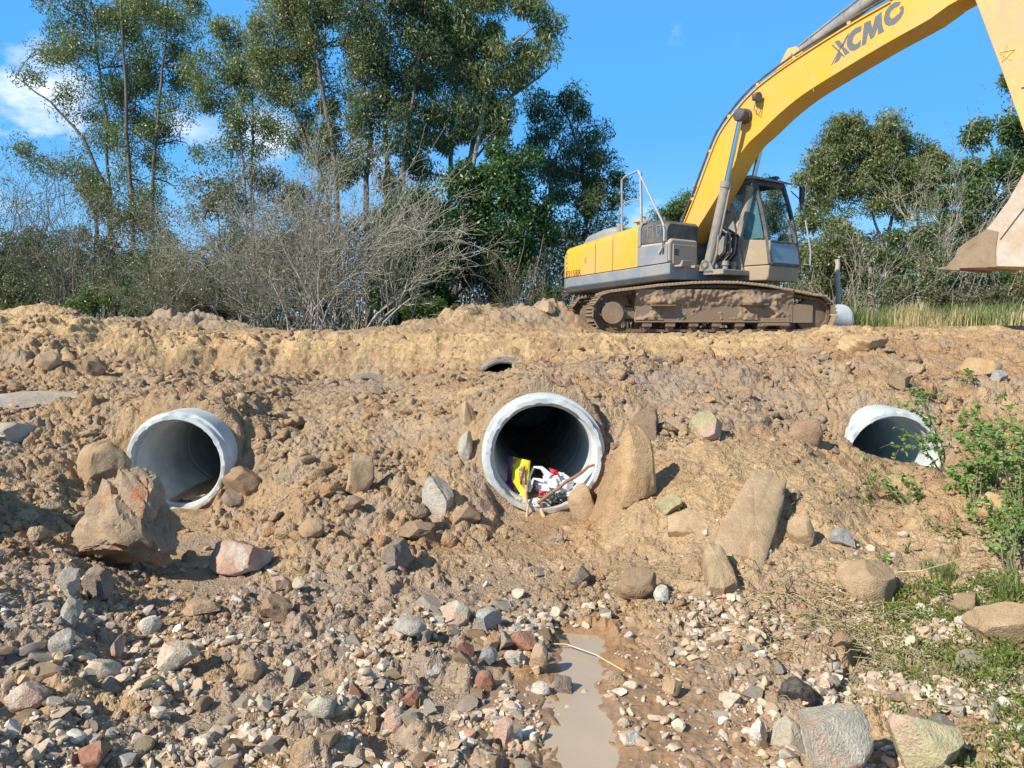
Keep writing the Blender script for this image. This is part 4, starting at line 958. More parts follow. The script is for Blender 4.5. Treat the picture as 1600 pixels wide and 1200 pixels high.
def rock_mat(name, c1, c2, c3=None, c3amt=.5, dust=(.36, .255, .155), dustamt=.5, rough=.85, scale=6):
    m, nt, p = mat_new(name)
    co = coords(nt); oi = nt.nodes.new('ShaderNodeObjectInfo')
    ad = nt.nodes.new('ShaderNodeVectorMath'); ad.operation = 'ADD'; nt.links.new(co, ad.inputs[0])
    cb = nt.nodes.new('ShaderNodeCombineXYZ')
    for i in range(3): nt.links.new(math_(nt, 'MULTIPLY', oi.outputs['Random'], 37.0 + i * 11), cb.inputs[i])
    nt.links.new(cb.outputs[0], ad.inputs[1]); v = ad.outputs[0]
    a = noise(nt, v, scale, 7, .65); b_ = noise(nt, v, scale * 5, 5, .6); d = noise(nt, v, scale * 18, 4, .6)
    c = mix(nt, ramp(nt, a, [(.38, (0, 0, 0)), (.62, (1, 1, 1))]), (*c1, 1), (*c2, 1))
    if c3: c = mix(nt, ramp(nt, noise(nt, v, scale * .8, 4, .6), [(.66 - c3amt * .3, (0, 0, 0)), (.72 - c3amt * .3, (1, 1, 1))]), c, (*c3, 1))
    c = mix(nt, 1.0, c, ramp(nt, d, [(.3, (.75, .75, .75)), (.6, (1.05, 1.05, 1.05))]), 'MULTIPLY')
    gm = nt.nodes.new('ShaderNodeNewGeometry'); sx = nt.nodes.new('ShaderNodeSeparateXYZ'); nt.links.new(gm.outputs['Normal'], sx.inputs[0])
    du = math_(nt, 'MULTIPLY', ramp(nt, math_(nt, 'ADD', b_, math_(nt, 'MULTIPLY', sx.outputs[2], .12)), [(.50, (0, 0, 0)), (.66, (1, 1, 1))]), dustamt)
    gz_ = nt.nodes.new('ShaderNodeSeparateXYZ'); nt.links.new(coords(nt, 'Generated'), gz_.inputs[0])
    base_ = ramp(nt, math_(nt, 'ADD', gz_.outputs[2], math_(nt, 'MULTIPLY', math_(nt, 'SUBTRACT', b_, .5), .9)), [(.08, (.9, .9, .9)), (.28, (0, 0, 0))])
    du = math_(nt, 'MAXIMUM', du, base_)
    c = mix(nt, du, c, (*dust, 1))
    nt.links.new(c, p.inputs['Base Color']); p.inputs['Roughness'].default_value = rough; p.inputs['Specular IOR Level'].default_value = .3
    bump(nt, p, math_(nt, 'ADD', b_, math_(nt, 'MULTIPLY', d, .9)), .8, .014); return m
RM = {
 'tan': rock_mat('tan_sandstone', (.40, .27, .155), (.52, .37, .225)),
 'pale': rock_mat('pale_stone', (.52, .44, .33), (.64, .55, .42), dustamt=.5),
 'white': rock_mat('whitish_stone', (.56, .51, .43), (.68, .63, .54), dustamt=.35),
 'grey': rock_mat('grey_stone', (.38, .35, .30), (.52, .475, .40), dustamt=.55),
 'blue': rock_mat('bluish_grey_stone', (.30, .295, .28), (.45, .43, .395), dustamt=.45),
 'dark': rock_mat('dark_clod', (.20, .16, .13), (.29, .23, .19), dustamt=.5),
 'black': rock_mat('black_stone', (.04, .04, .042), (.09, .09, .09), dustamt=.25),
 'red': rock_mat('red_stone', (.28, .11, .07), (.36, .17, .11), dustamt=.5),
 'pink': rock_mat('pinkish_stone', (.46, .26, .19), (.56, .38, .30), (.56, .47, .38), .4, dustamt=.5),
 'orange': rock_mat('orange_stone', (.48, .29, .14), (.60, .41, .22), dustamt=.3),
 'olive': rock_mat('olive_stone', (.36, .32, .16), (.52, .46, .27), (.55, .38, .27), .4, dustamt=.3),
 'green': rock_mat('greenish_stone', (.38, .35, .26), (.53, .49, .385), (.55, .39, .28), .5, dustamt=.25),
 'brown': rock_mat('brown_stone', (.26, .16, .09), (.36, .24, .14)),
 'soil': rock_mat('soil_lump', (.27, .18, .11), (.36, .255, .16), dustamt=.6, scale=9),
 'big': rock_mat('rusty_conglomerate', (.29, .205, .13), (.44, .325, .21), (.48, .18, .08), .22, dustamt=.4, scale=4.5),
 'slab': rock_mat('flat_slab', (.42, .36, .29), (.52, .46, .38), dustamt=.35),
}
def stone(px, pyb, w, h, kind, label, seed, cat='stone', name='stone', depth=None, sub=4, sink=.22, back=0, rz=0, tilt=0, ang=(.46, .80), rough=.07, Y=None, lumps=.12, planes=13, taper=0, lean=0):
    """a stone whose foot is seen at pixel (px, pyb), w x h pixels large"""
    g = on_ground(px, pyb) if Y is None else at(px, pyb, Y)
    k = g[1] / FPX * 1.0
    W_, H_ = w * k, h * k * 1.03
    D_ = depth * k if depth else (W_ * .75 + H_ * .15)
    V, F = rock_shape(seed, sub, planes, ang[0], ang[1], rough, lumps)
    V = V * np.array((W_, D_, H_ * (1 + sink)))
    if lean:
        c_, s_ = math.cos(lean), math.sin(lean); y_, z = V[:, 1].copy(), V[:, 2].copy(); V[:, 1] = y_ * c_ + z * s_; V[:, 2] = -y_ * s_ + z * c_
    if tilt: # lean in the picture plane
        c_, s_ = math.cos(tilt), math.sin(tilt); x, z = V[:, 0].copy(), V[:, 2].copy(); V[:, 0] = x * c_ + z * s_; V[:, 2] = -x * s_ + z * c_
        e = V.max(0) - V.min(0); V = V * np.array((W_ / e[0], 1, H_ * (1 + sink) / e[2]))
    if rz:
        c_, s_ = math.cos(rz), math.sin(rz); x, y_ = V[:, 0].copy(), V[:, 1].copy(); V[:, 0] = x * c_ - y_ * s_; V[:, 1] = x * s_ + y_ * c_
    if taper:
        t_ = V[:, 2] / H_; V[:, 0] = V[:, 0] * (1 - taper * (t_ + .3)) + W_ * .08 * np.maximum(0, t_ + .2)
    me = new_mesh(name, V, F, True); me.set_sharp_from_angle(angle=math.radians(32))
    q_ = 1 + (D_ * .38 + back) / g[1]
    o = link(name, me, RM[kind]); o.location = (g[0] * q_, g[1] * q_, g[2] + H_ * .5 - H_ * sink * .5)
    if cat: tag(o, label, cat)
    return o
def boulder(*a, **k): k.setdefault('name', 'boulder'); k.setdefault('cat', 'rock'); return stone(*a, **k)

boulder(192, 905, 188, 172, 'big', 'huge rough brown boulder with rusty orange and pink patches before the left pipe', 11, sub=5, planes=15, ang=(.45, .85), rough=.22, tilt=-.35, lumps=.35, depth=140, taper=.5, sink=.1)
boulder(160, 768, 78, 72, 'tan', 'tan boulder with a flat face between the biggest boulder and the left pipe', 12, tilt=.5, planes=9, ang=(.5, .85))
boulder(381, 778, 60, 44, 'brown', 'rounded red brown rock leaning on the right side of the left pipe', 13, planes=9, ang=(.7, .95))
stone(363, 793, 34, 24, 'dark', 'small grey stone under the red brown rock beside the left pipe', 14)
boulder(376, 898, 104, 48, 'pink', 'long flat pinkish rock with a white streak, right of the biggest boulder', 15, planes=9, ang=(.55, .85))
boulder(997, 786, 60, 120, 'orange', 'tall upright tan slab standing right of the pipe with rubbish', 16, planes=10, ang=(.55, .85), depth=40, sink=.15)
boulder(911, 812, 50, 54, 'tan', 'pointed tan rock on the lip of the pipe with rubbish', 17, planes=8, ang=(.45, .8), Y=6.28)
boulder(684, 806, 52, 58, 'grey', 'grey knobbly rock on the slope left of the pipe with rubbish', 18, planes=8, rough=.08)
boulder(562, 768, 48, 56, 'tan', 'tan orange rock halfway between the left pipe and the pipe with rubbish', 19, planes=8, rough=.07)
stone(553, 800, 36, 24, 'soil', 'brown lump of soil just below the tan orange rock mid slope', 20)
stone(1250, 853, 42, 46, 'tan', 'tan stone casting a dark shadow, just right of the broad flat slab', 22)
stone(1313, 856, 36, 28, 'blue', 'grey triangular stone on the brown slope below the right pipe', 23, planes=6, ang=(.4, .7))
boulder(1350, 947, 94, 66, 'tan', 'large smooth tan boulder at the foot of the right slope above the dry straw', 24, planes=9, ang=(.6, .9), rough=.03)
boulder(1260, 692, 58, 36, 'brown', 'flat topped brown rock left of the right pipe', 25, planes=7, ang=(.4, .8))
stone(1103, 690, 54, 44, 'olive', 'rounded olive brown stone high on the slope between two right pipes', 26)
boulder(1570, 1018, 104, 66, 'tan', 'big tan boulder at the right edge of the picture, overhanging the grass', 27, planes=9, rough=.05)
boulder(1303, 1222, 122, 98, 'green', 'large grey green boulder at the bottom edge, left of the yellowish one', 28, planes=8, ang=(.45, .85))
boulder(1436, 1228, 112, 100, 'olive', 'large yellowish olive boulder with a pink foot at the bottom edge', 29, planes=9, ang=(.5, .85))
stone(1246, 1104, 54, 34, 'black', 'black stone in the gravel right of the puddle', 30, planes=8)
stone(1316, 1020, 44, 32, 'brown', 'rounded reddish brown stone in the dry straw', 31)
boulder(993, 938, 66, 44, 'brown', 'rounded brown rock at the foot of the right slope, above a white stone', 33, tilt=-.4, ang=(.7, .95))
stone(1034, 944, 27, 26, 'white', 'small white stone at the foot of the right slope', 34, planes=6)
stone(1045, 805, 44, 30, 'olive', 'dark straw covered lump right under the upright slab', 36)
boulder(1005, 690, 60, 50, 'soil', 'grey tan rock sunk in the slope up and right of the pipe with rubbish', 37)
stone(788, 1170, 38, 48, 'pink', 'salmon pink stone standing alone on the left shore of the puddle', 38, planes=7, ang=(.5, .85))
stone(841, 1050, 32, 42, 'tan', 'blocky tan stone at the top end of the puddle', 39, planes=7, ang=(.5, .8))
stone(818, 1022, 52, 30, 'red', 'dark red stone behind the blocky tan stone above the puddle', 40, planes=8)
stone(764, 985, 42, 32, 'blue', 'pointed dark grey stone in the rubble above the puddle', 41, planes=5, ang=(.35, .7))
stone(708, 986, 58, 40, 'green', 'greenish grey angular stone left of the pointed dark one', 42, planes=7, ang=(.45, .8))
stone(640, 997, 58, 28, 'grey', 'flat grey stone at the left end of the rubble bank', 43, planes=7, ang=(.45, .8))
stone(767, 1021, 26, 32, 'orange', 'upright orange tan stone between grey stones over the puddle', 44, planes=7)
stone(762, 1046, 34, 32, 'blue', 'bluish rounded stone below the upright orange tan stone', 45)
stone(757, 1081, 32, 30, 'red', 'brick red stone left of the puddle head', 46, planes=7)
stone(806, 1043, 40, 26, 'grey', 'grey stone left of the blocky tan stone', 47, planes=7)
stone(676, 1066, 40, 26, 'blue', 'flat bluish stone with a bright top in the left rubble', 48, planes=5, ang=(.35, .7))
stone(638, 1108, 42, 24, 'red', 'flat red brown stone in the left rubble', 49)
stone(617, 1143, 36, 36, 'pink', 'pink stone below the flat red brown one', 50, planes=7)
stone(844, 1087, 32, 18, 'white', 'small white stone at the left shore of the puddle', 51)
stone(879, 1088, 34, 28, 'dark', 'dark clod of earth dipping into the puddle', 52, rough=.1)
stone(99, 1028, 42, 40, 'grey', 'pale grey speckled stone in the far left rubble', 53, planes=8)
stone(183, 1036, 20, 42, 'pink', 'narrow pink stone standing upright in the left rubble', 54, tilt=.3)
stone(278, 1053, 64, 40, 'pale', 'pale sandy stone in the middle of the left rubble', 55)
stone(390, 1070, 44, 34, 'tan', 'pale tan stone right of the pale sandy one', 56)
stone(163, 1062, 54, 26, 'pale', 'flat pale lilac stone under the narrow pink stone', 57)
stone(233, 992, 38, 26, 'white', 'whitish stone above the left rubble', 58, planes=6)
stone(146, 1204, 54, 40, 'red', 'red stone at the bottom edge on the left', 59, planes=7)
stone(503, 1126, 46, 36, 'green', 'cube shaped grey green stone in the lower left rubble', 60, planes=6, ang=(.45, .7))
stone(45, 1115, 66, 36, 'pink', 'broad flat pink stone near the lower left corner', 61, planes=6)
stone(106, 935, 40, 44, 'grey', 'grey stone lying below the biggest boulder on its left', 62, planes=7)
stone(155, 940, 48, 50, 'dark', 'dark grey stone at the foot of the biggest boulder', 63, planes=8)
stone(108, 980, 44, 44, 'grey', 'weathered grey stone below the dark grey one', 64, planes=8)
boulder(620, 888, 54, 38, 'dark', 'dark crumbly clod on the flat ground below the mid slope', 65, rough=.12)
stone(487, 842, 42, 28, 'tan', 'angular tan stone right of the left pipe in the hollow', 66, planes=6)
stone(962, 1074, 44, 20, 'tan', 'mud covered stone at the head of the puddle', 67)
stone(987, 1165, 42, 18, 'white', 'white stone at the right shore of the puddle', 68)
stone(977, 1140, 28, 16, 'pale', 'pale stone above the white one at the right shore of the puddle', 69)
stone(1052, 1088, 34, 22, 'tan', 'tan stone in the wet mud right of the puddle', 70)
stone(1184, 1165, 34, 36, 'white', 'white stone left of the grey green boulder', 71, planes=7)
stone(1228, 1170, 52, 42, 'green', 'pale greenish stone between the white stone and the grey green boulder', 72, planes=7)
stone(1140, 1108, 36, 22, 'pale', 'pale stone in the gravel strip right of the puddle', 73)
boulder(1350, 552, 80, 28, 'orange', 'large flat tan rock on top of the right bank', 74)
boulder(1528, 588, 66, 28, 'orange', 'flat orange rock high on the right bank', 75, planes=6)
stone(1562, 597, 24, 18, 'blue', 'small bluish stone beside the flat orange rock on the right bank', 76)
boulder(1408, 612, 40, 26, 'soil', 'small tan rock on the bank above the right pipe', 77)
boulder(24, 692, 95, 30, 'slab', 'dark undercut slab at the left edge of the picture', 78, planes=5, ang=(.35, .7), depth=90)
boulder(50, 640, 135, 22, 'slab', 'pale flat slab lying at the left edge above the undercut one', 79, planes=5, ang=(.35, .7), depth=120)
boulder(77, 582, 44, 30, 'tan', 'rounded tan rock on the bank above the left pipe', 80, ang=(.7, .95))
boulder(150, 588, 44, 34, 'soil', 'lump of soil right of the rounded tan rock on the bank', 81, rough=.1)
boulder(855, 490, 26, 20, 'tan', 'small tan rock on the crest just left of the excavator', 82, Y=13.2)
boulder(733, 665, 26, 36, 'tan', 'tan rock on the slope up and left of the pipe with rubbish', 83)
stone(727, 720, 24, 44, 'grey', 'narrow grey rock against the left side of the pipe with rubbish', 84)
boulder(650, 850, 60, 28, 'soil', 'flat brown lump below the slope left of the pipe with rubbish', 85)
stone(730, 820, 46, 30, 'soil', 'earthy lump at the lower left of the pipe with rubbish', 86)
stone(905, 920, 40, 30, 'dark', 'dark purple brown clod at the foot of the straw covered slope', 87, rough=.1)
stone(1510, 985, 34, 24, 'white', 'white stone next to the big tan boulder at the right edge', 88)
stone(1450, 972, 26, 18, 'white', 'small bright stone right of the large smooth tan boulder', 89)
boulder(1510, 970, 44, 40, 'soil', 'brown rock behind the big tan boulder at the right edge', 90)
stone(1440, 945, 24, 20, 'brown', 'small brown stone under the weeds on the right', 91)
boulder(1545, 815, 48, 42, 'orange', 'pale orange rock half hidden by the weeds on the right', 92)
stone(317, 965, 60, 22, 'tan', 'long low tan stone above the left rubble', 93)
boulder(430, 975, 62, 40, 'soil', 'crumbly brown clod above the left rubble', 94, rough=.15)
stone(440, 925, 32, 20, 'pink', 'small pinkish tan stone right of the long flat pinkish rock', 95)
stone(468, 922, 22, 18, 'pale', 'smallest pale stone next to the small pinkish tan one', 96)

def plate_stone(pxs, th, kind, label, seed, out=.05, name='boulder', edge=None):
    """a broad flat stone lying in the face of the slope, outline followed round its rim"""
    G = np.array([on_ground(*q) for q in pxs]); c = G.mean(0); u_, s__, vt = np.linalg.svd(G - c); n_ = vt[2]; n_ = n_ if n_[2] > 0 else -n_
    n_ = n_ + np.array((0, -.25, 0)); n_ /= np.linalg.norm(n_); ax = np.cross(n_, (0, 0, 1.)); ax /= np.linalg.norm(ax); ay = np.cross(n_, ax)
    P2 = np.stack([(G - c) @ ax, (G - c) @ ay], 1); m_ = 72; per_ = np.linspace(0, len(P2), m_, endpoint=False); r = np.random.default_rng(seed)
    rim = np.array([P2[int(t)] * (1 - (t % 1)) + P2[(int(t) + 1) % len(P2)] * (t % 1) for t in per_]); rim = rim * (1 + .05 * fbm(per_ * 1.1, per_ * 0 + seed, 5, 3))[:, None]
    V = []; K = [(1.02, -th), (1.03, -th * .5), (1.0, out * .55), (.96, out * .95), (.85, out * 1.1), (.6, out * 1.2), (.3, out * 1.25), (.0, out * 1.25)]
    for f, h in K:
        q = rim * f; hh = h + .014 * fbm(q[:, 0] * 9 + seed, q[:, 1] * 9, 7, 3) * (1 if h > 0 else 1.5)
        V.append(q[:, :1] * ax + q[:, 1:] * ay + hh[:, None] * n_)
    V = np.concatenate(V); F = np.array([(k * m_ + i, k * m_ + (i + 1) % m_, (k + 1) * m_ + (i + 1) % m_, (k + 1) * m_ + i) for k in range(len(K) - 1) for i in range(m_)])
    me = new_mesh(name, V, F, True); me.set_sharp_from_angle(angle=math.radians(38)); o = link(name, me, RM[kind]); o.location = c; tag(o, label, 'rock'); return o
plate_stone([(1172, 760), (1200, 764), (1222, 780), (1220, 805), (1208, 845), (1192, 890), (1180, 894), (1168, 878), (1140, 866), (1112, 860), (1120, 836), (1150, 795)], .10, 'tan', 'broad flat slab with a broken shadowed right edge, half buried in the right slope', 21, .085)
plate_stone([(1102, 868), (1122, 876), (1142, 900), (1152, 922), (1130, 934), (1108, 928), (1100, 905), (1096, 885)], .08, 'tan', 'tan rock half buried below the broad flat slab', 32, .10)
plate_stone([(1045, 812), (1080, 806), (1108, 822), (1112, 838), (1080, 836), (1046, 842)], .06, 'tan', 'pale edged tan slab flush with the slope below the upright slab', 35, .035)
# ---- countable stones of the rubble: copies of a dozen shapes
protos = []
for k in range(14):
    V, F = rock_shape(300 + k, 3, 6 + k % 4, .30, .66, .025, .15)
    me = new_mesh('stone', V, F, True); me.set_sharp_from_angle(angle=math.radians(28)); protos.append(me)
rs = np.random.default_rng(99)
def pyat(x, y, z):
    fy = y * math.cos(PITCH) - (z - EYE) * math.sin(PITCH); fz = y * math.sin(PITCH) + (z - EYE) * math.cos(PITCH)
    return 800 + FPX * x / fy, 600 - FPX * fz / fy
kinds = [('pale', 'pale'), ('grey', 'grey'), ('white', 'white'), ('blue', 'bluish'), ('tan', 'tan'), ('pink', 'pink'), ('red', 'red'), ('olive', 'olive'), ('brown', 'brown')]
kp = np.array([.27, .18, .09, .05, .25, .06, .025, .025, .05])
PM = {}
def put_stone(x, y, size, kk, label, group):
    me = protos[rs.integers(len(protos))]
    key = (me.name, kk)
    if key not in PM: PM[key] = me.copy(); PM[key].materials.append(RM[kk])
    o = bpy.data.objects.new('stone', PM[key]); COL.objects.link(o)
    d = size * rs.uniform(.6, 1.4, 3) * np.array((1, .85, .68)); o.scale = d
    o.location = (x, y, gz(x, y) + d[2] * rs.uniform(.12, .34)); o.rotation_euler = (rs.uniform(-.4, .4), rs.uniform(-.4, .4), rs.uniform(0, 6.28))
    tag(o, label, 'stone', group)
n_ind = 0
def zone(n, xf, yf, smin, smax, where, group, kprob=None):
    c = 0; tries = 0
    while c < n and tries < n * 30:
        tries += 1
        x, y = xf(), yf()
        px_, py_ = pyat(x, y, -1.28)
        if px_ < -60 or px_ > 1660 or py_ > 1260: continue
        if pud_d(np.array([x]), np.array([y]))[0] > -.03: continue
        k = rs.choice(9, p=kprob if kprob is not None else kp)
        s = smin + (smax - smin) * rs.random() ** 2.2
        put_stone(x, y, s, kinds[k][0], 'small %s stone %s' % (kinds[k][1], where), group + ', ' + kinds[k][1]); c += 1
zone(78, lambda: rs.uniform(-2.6, -.9), lambda: rs.uniform(2.6, 3.75), .04, .115, 'among the rubble in the lower left', 'stones in the lower left rubble')
zone(62, lambda: rs.uniform(-.95, .08), lambda: rs.uniform(2.5, 3.6), .04, .105, 'in the rubble left of the puddle', 'stones left of the puddle')
zone(40, lambda: rs.normal(-.12, .26), lambda: rs.normal(3.85, .22), .045, .125, 'in the stony bank above the puddle', 'stones above the puddle')
zone(48, lambda: rs.uniform(.85, 2.2), lambda: rs.uniform(2.55, 3.7), .045, .10, 'in the gravel between puddle and weeds', 'stones right of the puddle', np.array([.3, .2, .18, .08, .08, .1, .02, .02, .02]))
zone(20, lambda: rs.uniform(-2.8, 1.3), lambda: rs.uniform(4.0, 5.4), .04, .10, 'loose on the bare ground before the pipes', 'stones before the pipes')

# ---- gravel and crumbs of soil: uncountable
PAL = np.array([(.47, .38, .28), (.38, .32, .25), (.58, .51, .41), (.29, .265, .235), (.40, .29, .185), (.46, .33, .25), (.32, .17, .11), (.36, .33, .22), (.30, .22, .15)])
def scatter_stones(name, xs, ys, sizes, cols, subs, mat, label, cat, flat=True, planes=7, rough=0, sunk=.2, seed=1):
    r = np.random.default_rng(seed)
    shapes = {s: [rock_shape(700 + k, s, planes, .38 if flat else .45, .75 if flat else .85, rough, .15) for k in range(12)] for s in (1, 2, 3)}
    zs = H(xs, ys); Vs = []; Fs = []; Cs = []; n0 = 0
    for i in range(len(xs)):
        V, F = shapes[subs[i]][r.integers(12)]
        sz = sizes[i] * r.uniform(.6, 1.4, 3) * np.array((1.05, .9, .7)); a = r.uniform(0, 6.28); b = r.uniform(-.5, .5)
        ca_, sa = math.cos(a), math.sin(a); cb_, sb_ = math.cos(b), math.sin(b)
        V = V * sz; V = np.stack([V[:, 0] * cb_ + V[:, 2] * sb_, V[:, 1], -V[:, 0] * sb_ + V[:, 2] * cb_], 1)
        V = np.stack([V[:, 0] * ca_ - V[:, 1] * sa, V[:, 0] * sa + V[:, 1] * ca_, V[:, 2]], 1) + np.array((xs[i], ys[i], zs[i] + sz[2] * (.5 - sunk) * .8))
        Vs.append(V); Fs.append(F + n0); n0 += len(V); Cs.append(np.repeat(np.array([[*cols[i], 1]]), len(V), 0))
    me = new_mesh(name, np.concatenate(Vs), np.concatenate(Fs), not flat)
    c_ = me.color_attributes.new('tint', 'FLOAT_COLOR', 'POINT'); c_.data.foreach_set('color', np.concatenate(Cs).astype(np.float32).ravel())
    o = link(name, me, mat); tag(o, label, cat, kind='stuff'); return o
m, nt, p = mat_new('gravel'); M['gravel'] = m
co = coords(nt); d_ = noise(nt, co, 90, 4, .65)
c = mix(nt, 1.0, attr(nt, 'tint').outputs['Color'], ramp(nt, d_, [(.3, (.78, .76, .73)), (.62, (1.08, 1.08, 1.08))]), 'MULTIPLY')
c = mix(nt, math_(nt, 'MULTIPLY', ramp(nt, noise(nt, co, 22, 4, .6), [(.46, (0, 0, 0)), (.62, (1, 1, 1))]), .6), c, (.38, .28, .18, 1))
nt.links.new(c, p.inputs['Base Color']); p.inputs['Roughness'].default_value = .85; bump(nt, p, d_, .4, .004)
def dens_sample(n, x0, x1, y0, y1, fn, r):
    X_ = r.uniform(x0, x1, n * 12); Y_ = r.uniform(y0, y1, n * 12); w = fn(X_, Y_) * (r.random(n * 12) < 1)
    k = r.random(n * 12) < w; return X_[k][:n], Y_[k][:n]
rg = np.random.default_rng(3)
def gd(X_, Y_):
    left = (1 - sstep(3.5, 4.3, Y_ + .5 * fbm(X_ * 1.5, Y_ * 1.5, 201, 3))) * (1 - sstep(-.05, .25, X_))
    band = np.exp(-(((X_ + .1) / .6) ** 2 + ((Y_ - 3.85) / .3) ** 2))
    right = sstep(.75, 1.05, X_ + .12 * gn(X_ * 3, Y_ * 3, 5)) * (1 - sstep(3.9, 4.3, Y_))
    cl = .06 + .94 * sstep(-.18, .38, fbm(X_ * 2.2, Y_ * 2.2, 202, 3))
    w = np.maximum(np.maximum(left * .8, band), right * .9) * cl
    w = np.maximum(w, .10 * (np.abs(X_ - .7) < .35) * (Y_ < 3.7))
    return np.where(pud_d(X_, Y_) > -.02, 0, w) + .012
gx, gy = dens_sample(17000, -3.2, 3.4, 2.2, 5.0, gd, rg)
gs = .010 + .050 * rg.random(len(gx)) ** 4.5
pal = PAL[rg.choice(9, len(gx), p=[.26, .2, .1, .1, .16, .06, .02, .04, .06])] * rg.uniform(1.05, 1.5, (len(gx), 1))
scatter_stones('gravel', gx, gy, gs, pal, np.where(gs > .024, 2, 1), M['gravel'], 'mixed pale gravel spread over the ground beside the puddle', 'gravel', seed=4)
# crumbs and clods of soil on the slopes
def cd(X_, Y_):
    n = .07 + .93 * sstep(-.02, .42, fbm(X_ * 1.1 + 3, Y_ * 1.1, 211, 3)); s = 1 - .85 * np.exp(-(((X_ - 1.9) / 1.4) ** 2 + ((Y_ - 5.2) / .8) ** 2))
    w = n * s * sstep(3.2, 4.2, Y_) * (1 - .5 * sstep(9.5, 11, Y_))
    for (_, cx, my, cz, r, ln, cap) in PIPES + BACKP: w = np.where((np.abs(X_ - cx) < r * 1.1) & (Y_ - my < .42) & (Y_ - my > -.6), 0, w)
    return np.where(pud_d(X_, Y_) > -.05, 0, w)
A2 = rg.uniform(-.78, .78, 150000); Y2 = np.exp(rg.uniform(np.log(3.2), np.log(12.2), 150000)); X2 = A2 * (Y2 + .3)
k = rg.random(150000) < cd(X2, Y2); X2, Y2 = X2[k][:17000], Y2[k][:17000]
cs = (.012 + .055 * rg.random(len(X2)) ** 4.5) * (.55 + Y2 / 11)
big_ = rg.random(len(X2)) < .035 * (Y2 > 4.6) * (np.hypot((X2 - 1.9) / 1.6, (Y2 - 5.3) / 1.0) > 1); cs = np.where(big_, rg.uniform(.06, .19, len(X2)), cs)
m, nt, p = mat_new('soil_crumbs'); M['crumbs'] = m
co = coords(nt); d_ = noise(nt, co, 70, 5, .7)
c = mix(nt, 1.0, attr(nt, 'tint').outputs['Color'], ramp(nt, d_, [(.3, (.74, .74, .74)), (.62, (1.1, 1.1, 1.1))]), 'MULTIPLY')
nt.links.new(c, p.inputs['Base Color']); p.inputs['Roughness'].default_value = .95; p.inputs['Specular IOR Level'].default_value = .2; bump(nt, p, math_(nt, 'ADD', math_(nt, 'MULTIPLY', d_, .6), crumb(nt, co, 55, 140)), .9, .018)
SP = np.array([(.38, .25, .14), (.43, .30, .18), (.34, .255, .18), (.48, .35, .22), (.27, .19, .13), (.42, .25, .13)])
scatter_stones('soil_clods', X2, Y2, cs, SP[rg.choice(6, len(X2), p=[.3, .28, .17, .1, .05, .1])] * rg.uniform(.85, 1.12, (len(X2), 1)), np.where(cs > .085, 3, np.where(cs > .03, 2, 1)), M['crumbs'], 'brown crumbs and clods of earth over the banks', 'soil clods', flat=False, planes=6, rough=.22, sunk=.42, seed=5)
# ------------------------------------------------------------------ rubbish in the middle pipe
def simple_mat(name, c, rough=.5, spec=.5, bscale=None, bstr=.3, trans=0):
    m, nt, p = mat_new(name); co = coords(nt)
    n = noise(nt, co, 18, 4); nt.links.new(mix(nt, n, tuple(x * .85 for x in c) + (1,), tuple(min(1, x * 1.1) for x in c) + (1,)), p.inputs['Base Color'])
    p.inputs['Roughness'].default_value = rough; p.inputs['Specular IOR Level'].default_value = spec
    if bscale: bump(nt, p, noise(nt, co, bscale, 4, .6), bstr, .01)
    return m
M['wood'] = simple_mat('weathered_stick', (.30, .17, .11), .8, .3, 40, .6)
M['wood_pale'] = simple_mat('pale_stake', (.50, .36, .22), .8, .3, 40, .5)
M['wood_grey'] = simple_mat('grey_post_wood', (.50, .45, .38), .9, .2, 30, .6)
M['bag_white'] = simple_mat('white_plastic', (.78, .80, .82), .35, .5, 25, .5)
M['bag_black'] = simple_mat('black_plastic', (.03, .034, .036), .25, .6, 25, .6)
M['bag_red'] = simple_mat('red_print', (.62, .05, .06), .4)
M['wrap_yellow'] = simple_mat('yellow_wrapper', (.80, .66, .02), .35, .5, 20, .3)
M['wrap_purple'] = simple_mat('purple_wrapper', (.24, .03, .20), .35, .5, 20, .3)
M['wrap_brown'] = simple_mat('brown_print', (.28, .15, .09), .4)
M['paper'] = simple_mat('dirty_paper', (.62, .60, .56), .8, .3, 30, .6)
def crumple(seed, dims, sub=4, amp=.16, planes=7):
    V, F = rock_shape(seed, 5, planes if sub == 3 else 0, .55, .9, 0, .3)
    nn = V / (np.linalg.norm(V, axis=1)[:, None] + 1e-6)
    rid = 1 - 2 * np.abs(fbm(V[:, 0] * 3.2 + V[:, 2] * 2 + seed, V[:, 1] * 3.2 - V[:, 2] * 2.3, seed, 3))
    V = V + nn * (amp * 1.6 * (rid - .5) + .05 * (1 - 2 * np.abs(fbm(V[:, 0] * 7 + V[:, 2] * 5, V[:, 1] * 7 - V[:, 2] * 5, seed + 3, 2))))[:, None] * (.5 if sub == 3 else .9)
    V = V / (V.max(0) - V.min(0)); return V * np.array(dims), F
def put(name, V, F, mat, loc, label=None, cat=None, parent=None, smooth=True, sharp=110):
    me = new_mesh(name, V, F, smooth); o = link(name, me, mat, parent); o.location = loc
    if label: tag(o, label, cat)
    return o
pw = lambda px_, py_, Y: Vector(at(px_, py_, Y))
V, F = crumple(5, (.36, .26, .24)); bag = put('plastic_bag', V, F, M['bag_white'], pw(866, 757, 6.66), 'crumpled white carrier bag with red print inside the middle pipe', 'plastic bag')
hb = pw(866, 757, 6.66)
mb = MB(); mb.tube([Vector(pw(828, 762, 6.58)) - hb, Vector(pw(826, 745, 6.6)) - hb, Vector(pw(834, 730, 6.6)) - hb, Vector(pw(846, 731, 6.6)) - hb, Vector(pw(858, 744, 6.6)) - hb], [.03, .016, .013, .017, .035], 8); mb.build('handle', M['bag_white'], bag, 0, True)
